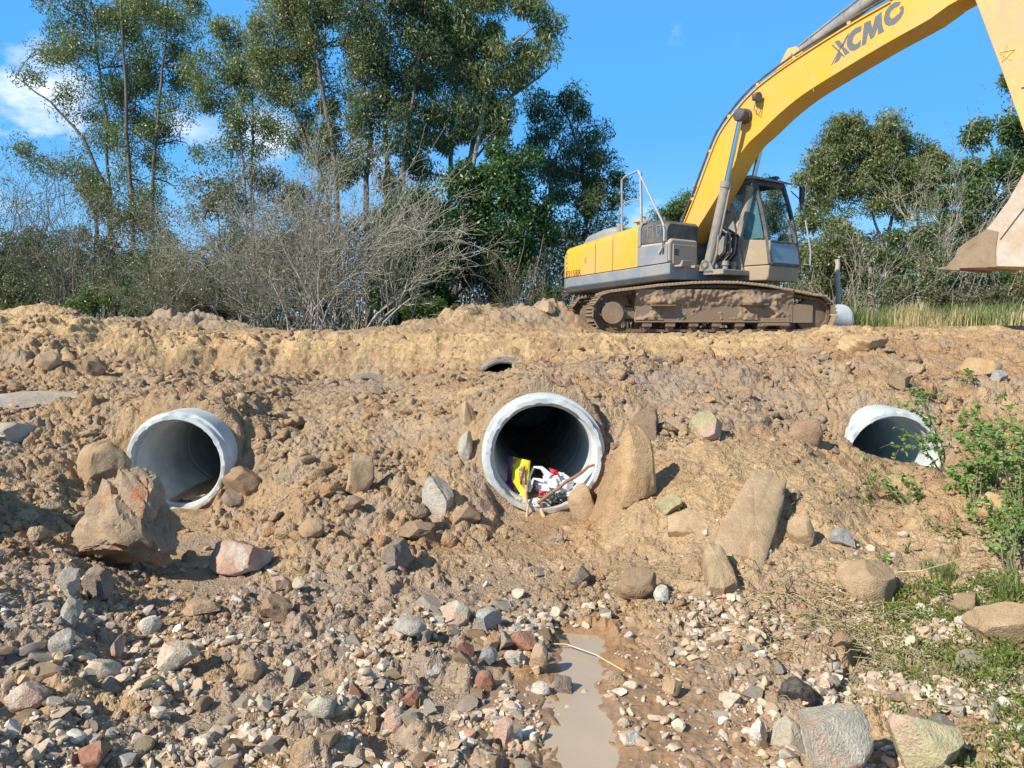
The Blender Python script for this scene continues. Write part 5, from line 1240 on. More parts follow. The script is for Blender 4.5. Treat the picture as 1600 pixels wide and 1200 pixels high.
mb = MB(); mb.tube([Vector(pw(826, 768, 6.56)) - hb, Vector(pw(834, 748, 6.56)) - hb, Vector(pw(850, 752, 6.56)) - hb], [.018, .01, .02], 6); mb.build('handle', M['bag_white'], bag, 0, True)
def patch(name, q, mat, parent, origin, th=.006, n=8, wav=.006):
    """thin curved sheet between four corners"""
    a, b, c, d = [Vector(x) for x in q]; V = []; nrm = (b - a).cross(d - a).normalized()
    for s in (0, 1):
        for j in range(n + 1):
            for i in range(n + 1):
                u, v = i / n, j / n; p_ = (a * (1 - u) + b * u) * (1 - v) + (d * (1 - u) + c * u) * v
                p_ = p_ + nrm * (wav * math.sin(u * 7 + v * 5) + wav * math.sin(v * 11 - u * 3) + (s - .5) * th) - Vector(origin); V.append(p_[:])
    m1 = (n + 1) ** 2; F = []
    for j in range(n):
        for i in range(n):
            k = j * (n + 1) + i; F.append((k, k + 1, k + n + 2, k + n + 1)); F.append((m1 + k, m1 + k + n + 1, m1 + k + n + 2, m1 + k + 1))
    edge = [i for i in range(n + 1)] + [j * (n + 1) + n for j in range(1, n + 1)] + [n * (n + 1) + i for i in range(n - 1, -1, -1)] + [j * (n + 1) for j in range(n - 1, 0, -1)]
    for e in range(len(edge)): x, y_ = edge[e], edge[(e + 1) % len(edge)]; F.append((x, m1 + x, m1 + y_, y_))
    return link(name, new_mesh(name, np.array(V), F, True), mat, parent)
patch('print', [pw(842, 765, 6.50), pw(854, 768, 6.50), pw(852, 776, 6.50), pw(842, 773, 6.50)], M['bag_red'], bag, hb)
patch('print', [pw(858, 731, 6.56), pw(872, 736, 6.57), pw(875, 743, 6.56), pw(864, 743, 6.55)], M['bag_red'], bag, hb)
V, F = crumple(8, (.30, .24, .15)); put('bin_bag', V, F, M['bag_black'], pw(871, 781, 6.56), 'shiny black plastic bag on the floor of the middle pipe', 'plastic bag')
V, F = crumple(9, (.14, .1, .10), 3); put('paper', V, F, M['paper'], pw(836, 787, 6.44), 'crumpled dirty white paper where two sticks cross in the middle pipe', 'paper')
V, F = crumple(10, (.13, .1, .12), 3); put('paper_scrap', V, F, M['bag_white'], pw(808, 780, 6.6), 'white scrap below the yellow wrapper at the left of the middle pipe', 'paper')
o0 = pw(812, 745, 6.56)
wr = thing('wrapper', o0, 'bright yellow and purple food wrapper standing in the middle pipe', 'wrapper')
patch('front', [pw(802, 714, 6.60), pw(829, 720, 6.58), pw(822, 786, 6.48), pw(800, 750, 6.56)], M['wrap_yellow'], wr, o0, .012, wav=.008)
patch('side', [pw(795, 713, 6.66), pw(806, 714, 6.60), pw(802, 752, 6.57), pw(792, 757, 6.64)], M['wrap_purple'], wr, o0, .012)
patch('print', [pw(811, 731, 6.55), pw(821, 728, 6.55), pw(820, 765, 6.50), pw(812, 755, 6.52)], M['wrap_brown'], wr, o0, .006, wav=.008)
patch('lower_flap', [pw(788, 757, 6.62), pw(802, 752, 6.58), pw(804, 768, 6.55), pw(790, 768, 6.62)], M['wrap_purple'], wr, o0, .01)
patch('print', [pw(797, 722, 6.595), pw(808, 716, 6.585), pw(800, 738, 6.575), pw(798, 740, 6.58)], M['wrap_brown'], wr, o0, .006)
def stick_(name, pts, rad, mat, label, cat='stick'):
    mb = MB(); P = [pts[0]]; rr = np.random.default_rng(len(label))
    for a, b in zip(pts[:-1], pts[1:]):
        for t in (.25, .5, .75, 1): P.append(Vector(a) * (1 - t) + Vector(b) * t + Vector(rr.normal(0, min(rad * .35, .008) if t < 1 else 0, 3)))
    R2 = np.linspace(rad, rad * .75, len(P)) * rr.uniform(.88, 1.12, len(P)); mb.tube(P, list(R2), 8)
    o = mb.build(name, mat, None, 0, True); tag(o, label, cat); return o
stick_('stick', [pw(840, 786, 6.40), pw(885, 752, 6.42), pw(929, 726, 6.44)], .016, M['wood'], 'reddish brown stick leaning across the bags in the middle pipe')
stick_('stake', [pw(822, 758, 6.45), pw(823, 785, 6.38), pw(824, 812, 6.30)], .014, M['wood_pale'], 'short pale stake upright below the yellow wrapper')
stick_('stake', [pw(846, 796, 6.38), pw(852, 812, 6.28), pw(858, 826, 6.2)], .017, M['wood_pale'], 'pale splintered stick end on the ground before the middle pipe')
stick_('twig', [Vector(on_ground(853, 590)) + Vector((0, 0, .02)), Vector(on_ground(872, 606)) + Vector((0, 0, .03)), Vector(on_ground(888, 622)) + Vector((0, 0, .02))], .012, M['wood'], 'thin dark branch on the soil above the middle pipe', 'branch')
def straw(pxs, rad, label, lift=.03, mat=None):
    pts = [Vector(on_ground(*q)) + Vector((0, 0, lift)) for q in pxs]; pts[0].z -= lift * .8; pts[-1].z -= lift * .8
    mb = MB(); mb.tube(pts, rad, 5); o = mb.build('straw', mat or M['straw'], None, 0, True); tag(o, label, 'straw'); return o
M['straw'] = simple_mat('dry_straw', (.62, .50, .28), .7, .3)
straw([(852, 1008), (885, 1018), (930, 1034), (976, 1052)], .0035, 'long pale reed stalk reaching over the head of the puddle', .035)
straw([(1300, 926), (1380, 924), (1440, 920), (1500, 900), (1560, 893)], .0035, 'long yellow straw lying across the large smooth tan boulder', .10)
straw([(250, 1188), (262, 1192), (272, 1204)], .004, 'short pale root end in the rubble at the bottom left', .03)
straw([(72, 860), (95, 846), (105, 838)], .004, 'dry stalk poking out left of the biggest boulder', .05)
post = stick_('wooden_post', [pw(1310, 500, 16.5), pw(1309, 440, 16.5), pw(1308, 405, 16.5)], .06, M['wood_grey'], 'weathered grey wooden post standing at the right end of the excavator', 'post')
# ------------------------------------------------------------------ trees, shrubs, grass
def leaf_mat(name, c1, c2, c3=None, dry=(.30, .20, .11), rough=.42, trans=.30, spec=.5):
    m, nt, p = mat_new(name); a = attr(nt, 'var').outputs['Fac']
    c = ramp(nt, a, [(0, c1), (.55, c2), (.88, c3 or c2), (.93, dry), (1, tuple(x * 1.5 for x in dry))])
    nt.links.new(c, p.inputs['Base Color']); p.inputs['Roughness'].default_value = rough; p.inputs['Specular IOR Level'].default_value = spec
    tl = nt.nodes.new('ShaderNodeBsdfTranslucent'); nt.links.new(mix(nt, 1.0, c, (1.25, 1.5, .6, 1), 'MULTIPLY'), tl.inputs['Color'])
    ms = nt.nodes.new('ShaderNodeMixShader'); ms.inputs[0].default_value = trans
    nt.links.new(p.outputs[0], ms.inputs[1]); nt.links.new(tl.outputs[0], ms.inputs[2]); nt.links.new(ms.outputs[0], nt.nodes['Material Output'].inputs['Surface'])
    return m
LM = {
 'euc': leaf_mat('gum_leaves', (.10, .13, .040), (.19, .22, .080), (.30, .31, .15)),
 'euc_dark': leaf_mat('dark_gum_leaves', (.058, .090, .038), (.115, .155, .065), (.20, .22, .115)),
 'green': leaf_mat('green_leaves', (.07, .12, .035), (.13, .19, .065), (.20, .26, .11)),
 'ivy': leaf_mat('ivy_leaves', (.030, .070, .020), (.065, .13, .035), (.11, .20, .055), spec=.6),
 'scrub_far': leaf_mat('far_scrub_leaves', (.055, .075, .040), (.11, .13, .075), (.19, .19, .12), dry=(.26, .21, .14)),
 'acacia': leaf_mat('acacia_leaves', (.06, .11, .04), (.10, .16, .07), (.14, .20, .09)),
 'scrub': leaf_mat('scrub_leaves', (.10, .105, .055), (.17, .165, .09), (.25, .235, .14), dry=(.26, .20, .13)),
 'weed': leaf_mat('weed_leaves', (.14, .22, .055), (.23, .33, .09), (.32, .41, .15), trans=.38),
 'cover': leaf_mat('low_leaves', (.10, .15, .03), (.18, .23, .05), (.26, .30, .08), trans=.3),
 'dry': leaf_mat('dry_grass', (.40, .31, .17), (.56, .46, .27), (.70, .60, .38), dry=(.55, .45, .26)),
 'grass': leaf_mat('bank_grass', (.13, .18, .05), (.22, .27, .09), (.34, .34, .15), dry=(.42, .34, .19)),
}
def bark(name, a_, b_, scale=8):
    m, nt, p = mat_new(name); co = coords(nt, scale=(1, 1, .25)); n = noise(nt, co, scale, 6, .65)
    nt.links.new(mix(nt, ramp(nt, n, [(.38, (0, 0, 0)), (.62, (1, 1, 1))]), (*a_, 1), (*b_, 1)), p.inputs['Base Color']); p.inputs['Roughness'].default_value = .9
    bump(nt, p, n, .6, .03); return m
BM = {'brown': bark('brown_bark', (.10, .075, .055), (.20, .155, .115)), 'grey': bark('grey_bark', (.19, .165, .135), (.33, .29, .24)),
      'pale': bark('pale_bark', (.30, .25, .20), (.46, .40, .33)), 'twig': bark('twigs', (.34, .30, .235), (.54, .49, .40), 14), 'twig_dark': bark('dark_twigs', (.17, .14, .10), (.31, .265, .205), 14)}

BM['stem'] = bark('green_stems', (.14, .13, .06), (.24, .21, .11), 20)
def leaves_mesh(name, C, L, Wd, r, droop=.6, flat=0.0, var=None, fold=False):
    n = len(C); d = r.normal(size=(n, 3)); d[:, 2] = d[:, 2] * (1 - flat) - droop; d /= np.linalg.norm(d, axis=1)[:, None]
    s = np.cross(d, r.normal(size=(n, 3))); s /= np.linalg.norm(s, axis=1)[:, None] + 1e-9
    L = L * r.uniform(.65, 1.3, n)[:, None]; Wv = Wd * r.uniform(.7, 1.25, n)[:, None]
    if not fold:
        V = np.stack([C, C + d * L * .45 + s * Wv * .5, C + d * L, C + d * L * .45 - s * Wv * .5], 1).reshape(-1, 3)
        F = np.arange(4 * n).reshape(n, 4); k = 4
    else:
        u = np.cross(s, d) * L * .10
        V = np.stack([C, C + d * L * .30 + s * Wv * .5 + u, C + d * L * .68 + s * Wv * .36 + u, C + d * L - u, C + d * L * .68 - s * Wv * .36 + u, C + d * L * .30 - s * Wv * .5 + u, C + d * L * .4 - u * .3], 1).reshape(-1, 3)
        b = np.arange(n)[:, None] * 7; F = np.concatenate([b + np.array([[0, 1, 6]]), b + np.array([[1, 2, 6]]), b + np.array([[2, 3, 6]]), b + np.array([[3, 4, 6]]), b + np.array([[4, 5, 6]]), b + np.array([[5, 0, 6]])]); k = 7
    me = new_mesh(name, V, F, False); v = r.random(n) if var is None else np.clip(var, 0, 1)
    a = me.attributes.new('var', 'FLOAT', 'POINT'); a.data.foreach_set('value', np.repeat(v, k).astype(np.float32)); return me

def _cr(a, b):
    a0, a1, a2 = a[..., 0], a[..., 1], a[..., 2]; b0, b1, b2 = b[..., 0], b[..., 1], b[..., 2]
    return np.stack([a1 * b2 - a2 * b1, a2 * b0 - a0 * b2, a0 * b1 - a1 * b0], -1)
class Tubes:
    def __init__(s): s.V = []; s.F = []; s.n = 0
    def add(s, P, R, k=5):
        P = np.asarray(P, float); R = np.asarray(R, float); m_ = len(P); T = np.empty_like(P); T[1:-1] = P[2:] - P[:-2]; T[0] = P[1] - P[0]; T[-1] = P[-1] - P[-2]; T /= np.sqrt((T * T).sum(1))[:, None] + 1e-9
        ref = np.array((0.31, .95, .05)) if abs(T[0, 1]) < .9 else np.array((1., 0, 0))
        A = _cr(T, ref); A /= np.sqrt((A * A).sum(1))[:, None] + 1e-9; B = _cr(T, A); an = np.arange(k) * 2 * np.pi / k
        V = P[:, None] + R[:, None, None] * (A[:, None] * np.cos(an)[None, :, None] + B[:, None] * np.sin(an)[None, :, None])
        i = np.arange(m_ - 1)[:, None] * k; j = np.arange(k)[None]; j2 = (j + 1) % k
        s.F.append((np.stack([i + j, i + j2, i + k + j2, i + k + j], -1) + s.n).reshape(-1, 4)); s.V.append(V.reshape(-1, 3)); s.n += m_ * k
    def mesh(s, name): return new_mesh(name, np.concatenate(s.V), np.concatenate(s.F), True)
def wob(p0, p1, n, amp, r, sag=0):
    t = np.linspace(0, 1, n)[:, None]; P = np.array(p0) * (1 - t) + np.array(p1) * t
    w = np.cumsum(r.normal(size=(n, 3)), 0); w = w - w[:1] * (1 - t) - w[-1:] * t; L = np.linalg.norm(np.array(p1) - p0)
    P = P + w * amp * L / n; P[:, 2] += sag * L * 4 * (t * (1 - t))[:, 0]; return P

def tree(name, label, D, trunks, blobs, leaf='euc', bk='grey', seed=0, LL=.105, LW=.038, droop=.8, per=390, rc=22, dens=1.0, dry=.03, cat='tree', twigs=1, tr=.13, depth=.8, ground=True):
    """trunks: lists of (px, py) from the ground up; blobs: (px, py, rx, ry[, weight]) parts of the crown, at distance D"""
    r = np.random.default_rng(seed); sc = D / FPX
    base = at(trunks[0][0][0], 512, D); z0 = gz(base[0], D); base[2] = z0
    root = thing(name, tuple(base), label, cat)
    T = Tubes(); TP = []
    for tk in trunks:
        off = r.uniform(-.5, .5)
        pts = [at(x, y, D + off) - base for x, y in tk]
        pts[0][2] = gz(*(pts[0][:2] + base[:2])) - base[2] - .1
        P = np.concatenate([wob(pts[i], pts[i + 1], 6, .06, r)[: (6 if i == len(pts) - 2 else 5)] for i in range(len(pts) - 1)])
        R = np.linspace(tr * .62, tr * .14, len(P)) * r.uniform(.85, 1.1); T.add(P, R, 8); TP.append((P, R))
    allP = np.concatenate([p for p, _ in TP]); allR = np.concatenate([q for _, q in TP])
    Cs = []; Vr = []
    for bl in blobs:
        cx, cy, rx, ry = bl[:4]; w = bl[4] if len(bl) > 4 else 1
        bc = at(cx, cy, D) - base; dep = depth * (rx + ry) / 2 * sc; bc[1] += r.uniform(-.5, .5) * dep
        low = allP[:, 2] < bc[2] + .2; dd = np.linalg.norm(allP - bc, axis=1) + np.where(low, 0, 50) + .35 * np.abs(allP[:, 2] - bc[2] + .5 * ry * sc)
        k = int(np.argmin(dd)); L = np.linalg.norm(allP[k] - bc)
        limb = wob(allP[k], bc, 8, .16, r, .06); T.add(limb, np.linspace(min(allR[k] * .7, .09), .018, 8), 5)
        n = max(2, int(dens * w * rx * ry * math.pi / (rc * rc * 1.0)))
        for i in range(n):
            a = r.uniform(0, 6.283); q = math.sqrt(r.random()) ; lx = cx + rx * q * math.cos(a); ly = cy + ry * q * math.sin(a)
            c = at(lx, ly, D) - base; c[1] = bc[1] + r.uniform(-1, 1) * dep * math.sqrt(max(0, 1.1 - q * q))
            j = r.integers(2, 8)
            if twigs: T.add(wob(limb[j], c, 5, .25, r, .05), np.linspace(.018, .005, 5), 3)
            m_ = int(per * r.uniform(.5, 1.5)); rr_ = rc * sc * r.uniform(.65, 1.35); e = r.normal(size=(m_, 3)); e /= np.linalg.norm(e, axis=1)[:, None]
            e *= (r.random(m_) ** .45)[:, None]; e[:, 2] *= .95; e[:, 0] *= r.uniform(.8, 1.3); Cs.append(c + e * rr_)
            Vr.append(np.clip(r.normal(.42 + r.normal(0, .12), .2, m_), 0, .90) if True else 0)
    C = np.concatenate(Cs); v = np.concatenate(Vr); dr = r.random(len(v)) < dry; v = np.where(dr, r.uniform(.93, 1, len(v)), v)
    link('trunk', T.mesh('trunk'), BM[bk], root)
    link('crown', leaves_mesh('crown', C, LL, LW, r, droop, var=v), LM[leaf], root)
    return root

tree('eucalyptus', 'tallest open crowned gum tree with several thin trunks at the far left', 27,
     [[(172, 512), (176, 400), (172, 300), (166, 180), (150, 60), (140, -40)], [(205, 512), (208, 380), (203, 280), (197, 150), (190, 30), (188, -60)], [(238, 512), (238, 400), (240, 250), (252, 130), (262, 0), (270, -60)],
      [(165, 512), (150, 330), (110, 275), (60, 250), (12, 228)], [(180, 512), (170, 300), (130, 215), (80, 160), (25, 120)]],
     [(110, 20, 40, 45, .9), (170, 15, 60, 40, .8), (235, 10, 70, 40, .8), (290, 35, 40, 45, .55), (60, 75, 28, 22, .6), (130, 80, 50, 40, .9), (190, 95, 50, 50, .9), (250, 95, 55, 45, .9), (305, 110, 28, 40, .4), (40, 125, 22, 10, .7), (85, 145, 35, 22, .5), (150, 160, 50, 35, .7), (215, 165, 50, 40, .9), (265, 170, 30, 40, .5),
      (175, 220, 50, 30, .7), (235, 225, 50, 40, .7), (285, 220, 25, 40, .3), (35, 235, 24, 8, .6), (80, 255, 30, 11, .7), (125, 270, 38, 26, 1.2), (160, 300, 40, 25, .8), (225, 285, 45, 30, .6), (270, 290, 25, 30, .3), (210, 330, 50, 30, .6)],
     'euc', 'brown', 1, dens=1.25, tr=.14, per=320)
tree('eucalyptus', 'slim double trunked gum tree with sky on both sides, left of the central clump', 25,
     [[(384, 512), (386, 400), (382, 280), (372, 170), (352, 80)], [(398, 512), (398, 390), (393, 260), (395, 160), (390, 90)]],
     [(345, 60, 38, 28), (385, 85, 40, 30), (330, 105, 26, 30, .8), (370, 130, 45, 35), (335, 160, 30, 25, .7), (385, 175, 35, 30), (420, 200, 26, 30, .7), (370, 215, 30, 25, .8), (345, 230, 25, 14, .5), (400, 245, 28, 20, .5), (425, 110, 20, 30, .6)],
     'euc', 'grey', 2, tr=.11)
tree('eucalyptus', 'broad gum tree with brown dead sprays, left part of the tall central clump', 24,
     [[(530, 512), (527, 330), (520, 220), (500, 120), (480, 20), (470, -50)], [(505, 512), (515, 300), (470, 200), (440, 120)]],
     [(430, 15, 30, 35), (480, 5, 50, 40), (540, 0, 40, 40), (420, 65, 28, 32), (465, 60, 45, 40), (520, 65, 45, 40), (410, 110, 26, 25, .8), (455, 120, 40, 35), (510, 130, 40, 35), (440, 165, 35, 26, .8), (485, 185, 40, 30), (525, 200, 35, 30), (455, 215, 35, 20, .7), (500, 240, 40, 20, .8), (540, 255, 35, 25, .8)],
     'euc', 'brown', 3, dry=.12, tr=.17, dens=1.15)
tree('eucalyptus', 'dense dark gum tree in the middle of the tall central clump', 23,
     [[(598, 512), (604, 400), (606, 290), (600, 180), (610, 60), (612, -40)], [(577, 512), (572, 330), (580, 200), (560, 80)], [(628, 512), (628, 300), (640, 190), (655, 90)]],
     [(560, 5, 40, 40), (610, 0, 45, 45), (655, 20, 35, 40), (565, 65, 35, 40), (610, 70, 42, 40), (650, 85, 30, 40), (570, 130, 35, 35), (615, 140, 38, 38), (580, 190, 35, 32), (620, 205, 32, 32), (590, 245, 32, 26, .8), (560, 270, 28, 26, .7), (625, 260, 26, 30, .7), (600, 300, 30, 25, .6), (655, 230, 25, 30, .6)],
     'euc_dark', 'brown', 4, dry=.06, tr=.19, dens=1.25)
tree('eucalyptus', 'drooping gum tree with long branches reaching into the blue sky, right of the central clump', 24,
     [[(702, 512), (703, 300), (704, 210), (715, 120), (735, 30), (745, -40)], [(704, 220), (745, 190), (800, 150), (860, 105)], [(712, 140), (760, 100), (805, 65), (830, 45)]],
     [(700, 10, 45, 40), (755, 5, 45, 30), (805, 10, 35, 20, .8), (845, 25, 24, 20, .8), (690, 65, 40, 35), (735, 60, 40, 35), (850, 60, 25, 32, .8), (815, 95, 25, 25, .6), (785, 80, 38, 35), (690, 120, 35, 35), (730, 120, 38, 36), (775, 125, 38, 34), (800, 110, 22, 22, .7), (700, 175, 38, 30), (745, 170, 40, 32), (790, 170, 20, 26, .5), (660, 170, 25, 40, .8), (680, 220, 28, 24, .6), (735, 215, 30, 18, .6), (780, 215, 25, 18, .4), (660, 270, 22, 30, .5)],
     'euc', 'grey', 5, dry=.03, tr=.15, dens=1.15, LL=.17, droop=1.2)
tree('eucalyptus', 'dark rounded gum tree standing out against the sky left of the excavator', 26,
     [[(915, 512), (916, 330), (910, 250), (890, 190), (872, 150)], [(870, 512), (850, 370), (860, 270), (880, 210)]],
     [(868, 150, 34, 18), (895, 165, 22, 26), (850, 185, 24, 22, .7), (880, 200, 30, 20, .7), (840, 215, 26, 24, .6), (925, 225, 30, 26, 1.1), (945, 255, 18, 20), (910, 265, 30, 24), (870, 250, 34, 26, .9), (930, 300, 26, 24, .7), (960, 300, 16, 26, .5), (890, 310, 36, 24), (925, 340, 24, 24, .6), (950, 330, 20, 20, .4), (870, 350, 30, 24, .8), (905, 370, 26, 22, .6)],
     'euc_dark', 'brown', 6, dens=1.25, LL=.16, droop=1.1, dry=.01)
tree('leafy_tree', 'dark glossy leaved tree leaning over the dirt heap left of the excavator', 21,
     [[(690, 512), (715, 460), (755, 420), (800, 370), (830, 330)], [(695, 512), (700, 430), (720, 350), (750, 290)], [(640, 512), (628, 430), (632, 370)]],
     [(740, 270, 30, 22, .9), (780, 250, 32, 24, .8), (820, 270, 30, 26), (720, 310, 34, 28), (770, 300, 38, 30), (820, 315, 36, 30), (700, 350, 30, 28), (750, 350, 38, 28), (800, 360, 38, 28), (845, 350, 26, 28, .8), (720, 395, 34, 24), (770, 400, 38, 24, .9), (820, 405, 34, 24, .8), (850, 390, 22, 24, .7), (740, 440, 34, 24, .8), (790, 445, 38, 24, .7), (840, 450, 26, 24, .6)],
     'ivy', 'brown', 7, dens=1.2, LL=.11, LW=.055, droop=.3, dry=.01, tr=.10)
tree('ivy_shrub', 'ivy covered shrub, deep green down to the ground behind the bare bush', 20,
     [[(640, 512), (636, 440), (630, 370), (640, 320)], [(672, 512), (668, 420), (660, 340)]],
     [(630, 325, 34, 22), (670, 330, 34, 26), (620, 365, 34, 26), (665, 370, 38, 28), (615, 410, 32, 26), (655, 415, 38, 28), (690, 420, 22, 30), (625, 455, 34, 26), (665, 460, 38, 26), (600, 450, 20, 28, .7), (640, 490, 40, 20), (690, 485, 26, 20, .6)],
     'ivy', 'brown', 8, dens=1.5, LL=.085, LW=.065, droop=.25, dry=.005, cat='shrub', tr=.07)
tree('bright_shrub', 'small bright green bush at the foot of the ivy, just over the dirt crest', 18.5, [[(665, 512), (664, 490), (662, 480)]], [(655, 490, 24, 12), (672, 482, 16, 12)], 'weed', 'brown', 9, dens=2, rc=12, LL=.07, LW=.045, droop=.1, dry=0, cat='shrub', tr=.03)
tree('acacia', 'feathery light green acacia bush low in the left trees', 21, [[(222, 512), (222, 470), (225, 420)]], [(222, 395, 32, 18), (205, 420, 26, 18), (245, 415, 30, 22), (225, 440, 34, 16, .8), (255, 390, 18, 14, .7)], 'acacia', 'grey', 10, dens=1.3, rc=15, LL=.06, LW=.02, per=380, droop=.4, dry=0, tr=.05)
tree('scrub_tree', 'grey green scrubby tree below the tallest left gum tree', 23, [[(150, 512), (145, 430), (150, 350)], [(255, 512), (260, 430), (250, 350)]],
     [(140, 340, 40, 26, .6), (190, 350, 45, 26, .8), (245, 350, 40, 30, .8), (280, 375, 26, 30, .5), (130, 385, 44, 30, .6), (175, 400, 36, 26, .5), (110, 430, 44, 30, .6), (160, 450, 40, 26, .5), (290, 420, 26, 26, .4)],
     'scrub', 'brown', 11, dens=.95, LL=.10, droop=.5, dry=.15, tr=.08)
tree('scrub_tree', 'olive scrub tree under the double trunked gum tree', 22, [[(395, 512), (400, 430), (395, 330)], [(340, 512), (345, 400), (340, 320)]],
     [(345, 290, 34, 22, .8), (390, 285, 38, 24, .7), (435, 290, 34, 26, .9), (330, 330, 34, 30, .7), (375, 330, 38, 30, .6), (430, 335, 38, 28, .7), (480, 290, 36, 26, .9), (500, 330, 34, 26, .7), (350, 380, 38, 30, .5), (410, 385, 38, 30, .5), (470, 385, 34, 30, .5)],
     'scrub', 'brown', 12, dens=.9, LL=.10, droop=.5, dry=.10, tr=.08)
tree('scrub_tree', 'dark bushy tree at the left edge of the picture', 24, [[(30, 512), (28, 440), (35, 380)], [(90, 512), (85, 430), (92, 380)]],
     [(20, 400, 40, 30, .8), (60, 390, 36, 26, .6), (20, 445, 44, 28), (70, 440, 40, 30, .7), (105, 455, 30, 26, .7), (30, 480, 50, 18), (100, 395, 22, 24, .4), (-40, 430, 50, 60)],
     'euc_dark', 'brown', 13, dens=1.1, LL=.11, droop=.5, dry=.08, tr=.08)
tree('round_tree', 'small round green tree just behind the excavator boom', 32, [[(1060, 512), (1062, 400), (1060, 340)], [(1130, 512), (1128, 430), (1120, 350)]],
     [(1050, 322, 22, 14), (1075, 325, 20, 18), (1060, 350, 28, 16), (1090, 350, 20, 22), (1040, 345, 14, 14), (1120, 340, 26, 30, .8), (1150, 350, 30, 36, .8), (1080, 380, 40, 22), (1110, 400, 50, 30), (1190, 320, 34, 40, 1), (1200, 370, 40, 40)],
     'green', 'brown', 14, dens=1.2, rc=15, LL=.12, droop=.6, dry=0, tr=.12)
tree('round_tree', 'big rounded tree with forked pale trunks right of the cab', 25,
     [[(1402, 512), (1396, 440), (1378, 380), (1362, 330), (1350, 260)], [(1366, 512), (1360, 420), (1335, 360), (1290, 330), (1255, 318)], [(1395, 460), (1385, 380), (1400, 320), (1415, 250)], [(1440, 512), (1433, 400), (1434, 320), (1440, 280)]],
     [(1312, 205, 28, 22), (1345, 215, 28, 26), (1380, 205, 26, 20), (1395, 225, 26, 22), (1300, 235, 32, 24), (1345, 250, 38, 26), (1390, 255, 34, 26), (1435, 250, 28, 26), (1455, 268, 20, 22), (1275, 265, 28, 22), (1320, 275, 38, 24), (1365, 285, 38, 24), (1410, 285, 34, 24), (1450, 290, 26, 22), (1262, 295, 22, 20), (1362, 232, 26, 22), (1418, 236, 24, 22), (1330, 225, 28, 22), (1290, 255, 26, 22), (1425, 275, 30, 26), (1380, 270, 34, 26), (1300, 305, 34, 24, .9), (1345, 315, 34, 24, .8), (1395, 320, 34, 24, .8), (1435, 325, 30, 26, .7), (1275, 335, 26, 20, .8), (1320, 345, 30, 20, .6)],
     'euc', 'pale', 15, dens=1.35, rc=19, LL=.12, droop=.8, dry=.05, tr=.14)
tree('open_tree', 'thin tree with sky between its branches above the bucket', 24,
     [[(1500, 512), (1515, 420), (1540, 340), (1565, 280), (1590, 230), (1625, 160)], [(1492, 512), (1490, 400), (1478, 320)], [(1565, 285), (1550, 230), (1535, 205)], [(1590, 235), (1580, 160), (1590, 110)]],
     [(1585, 130, 22, 20, .9), (1620, 120, 34, 34), (1545, 200, 22, 10, .7), (1570, 188, 26, 14, .9), (1600, 195, 30, 20), (1575, 220, 24, 10, .5), (1520, 215, 16, 8, .5), (1540, 262, 28, 18), (1570, 270, 24, 22, .7), (1590, 300, 18, 20, .6), (1500, 285, 30, 18, .9), (1530, 300, 30, 22, .9), (1490, 320, 30, 24, .9), (1530, 340, 30, 24, .8), (1560, 330, 22, 20, .6), (1500, 365, 34, 26), (1545, 375, 30, 26, .7), (1480, 400, 34, 26), (1630, 260, 40, 60), (1620, 350, 50, 60)],
     'green', 'grey', 16, dens=1.2, rc=17, LL=.12, LW=.05, droop=.5, dry=.02, tr=.09)
for i, (lab, D, tk, bl, lf) in enumerate((
    ('dark shrubby thicket between cab and wooden post', 22, [[(1285, 512), (1290, 440), (1300, 380)]], [(1265, 350, 26, 26, .8), (1290, 380, 36, 28), (1265, 415, 26, 28), (1300, 430, 34, 28), (1275, 460, 30, 22), (1330, 400, 30, 30, .7), (1330, 450, 30, 26, .8)], 'euc'),
    ('scrubby bush under the big rounded tree', 21, [[(1420, 512), (1415, 450), (1420, 400)]], [(1375, 410, 34, 28, .6), (1415, 390, 34, 28, .6), (1450, 420, 34, 28, .8), (1390, 450, 38, 24, .8), (1440, 460, 38, 20, .8), (1460, 370, 30, 24, .6)], 'green'),
    ('dark green bush behind the bucket teeth', 22, [[(1530, 512), (1535, 460), (1530, 420)]], [(1490, 440, 34, 26), (1530, 430, 36, 26), (1575, 440, 36, 28), (1510, 470, 40, 16), (1560, 475, 40, 16), (1630, 440, 50, 40), (1480, 420, 24, 20, .7)], 'green'))):
    tree('thicket_bush', lab, D, tk, bl, lf, 'brown', 40 + i, dens=1.15, LL=.10, LW=.045, droop=.4, dry=.08, cat='shrub', tr=.05)

for i, (lab, D, tk, bl, lf) in enumerate((
    ('low green scrub at the left edge in front of the dark bushy tree', 19, [[(20, 512), (25, 480), (30, 460)]], [(0, 455, 30, 20, .8), (35, 465, 30, 18, .8), (60, 485, 28, 12), (10, 490, 34, 14)], 'scrub'),
    ('olive green bush below the feathery acacia', 18.6, [[(160, 512), (165, 480), (170, 455)]], [(150, 460, 34, 20, .7), (190, 470, 30, 18, .8), (225, 480, 26, 14, .8), (130, 485, 26, 14)], 'green'),
    ('grey green bush between acacia and the tangled brown bush', 18.4, [[(300, 512), (305, 490), (300, 465)]], [(290, 465, 30, 18, .6), (320, 480, 30, 16, .8), (280, 490, 28, 14, .8), (350, 492, 22, 12, .8)], 'scrub'),
    ('yellow green bush behind the tall pale grass at the right', 19.5, [[(1480, 512), (1482, 480), (1485, 460)]], [(1400, 470, 26, 14, .6), (1450, 465, 30, 16, .8), (1500, 470, 30, 14, .8), (1560, 465, 34, 18, .8), (1610, 460, 30, 20)], 'scrub'))):
    tree('scrub_bush', lab, D, tk, bl, lf, 'brown', 60 + i, dens=1.2, LL=.07, LW=.03, rc=14, per=240, droop=.3, dry=.1, cat='shrub', tr=.03)
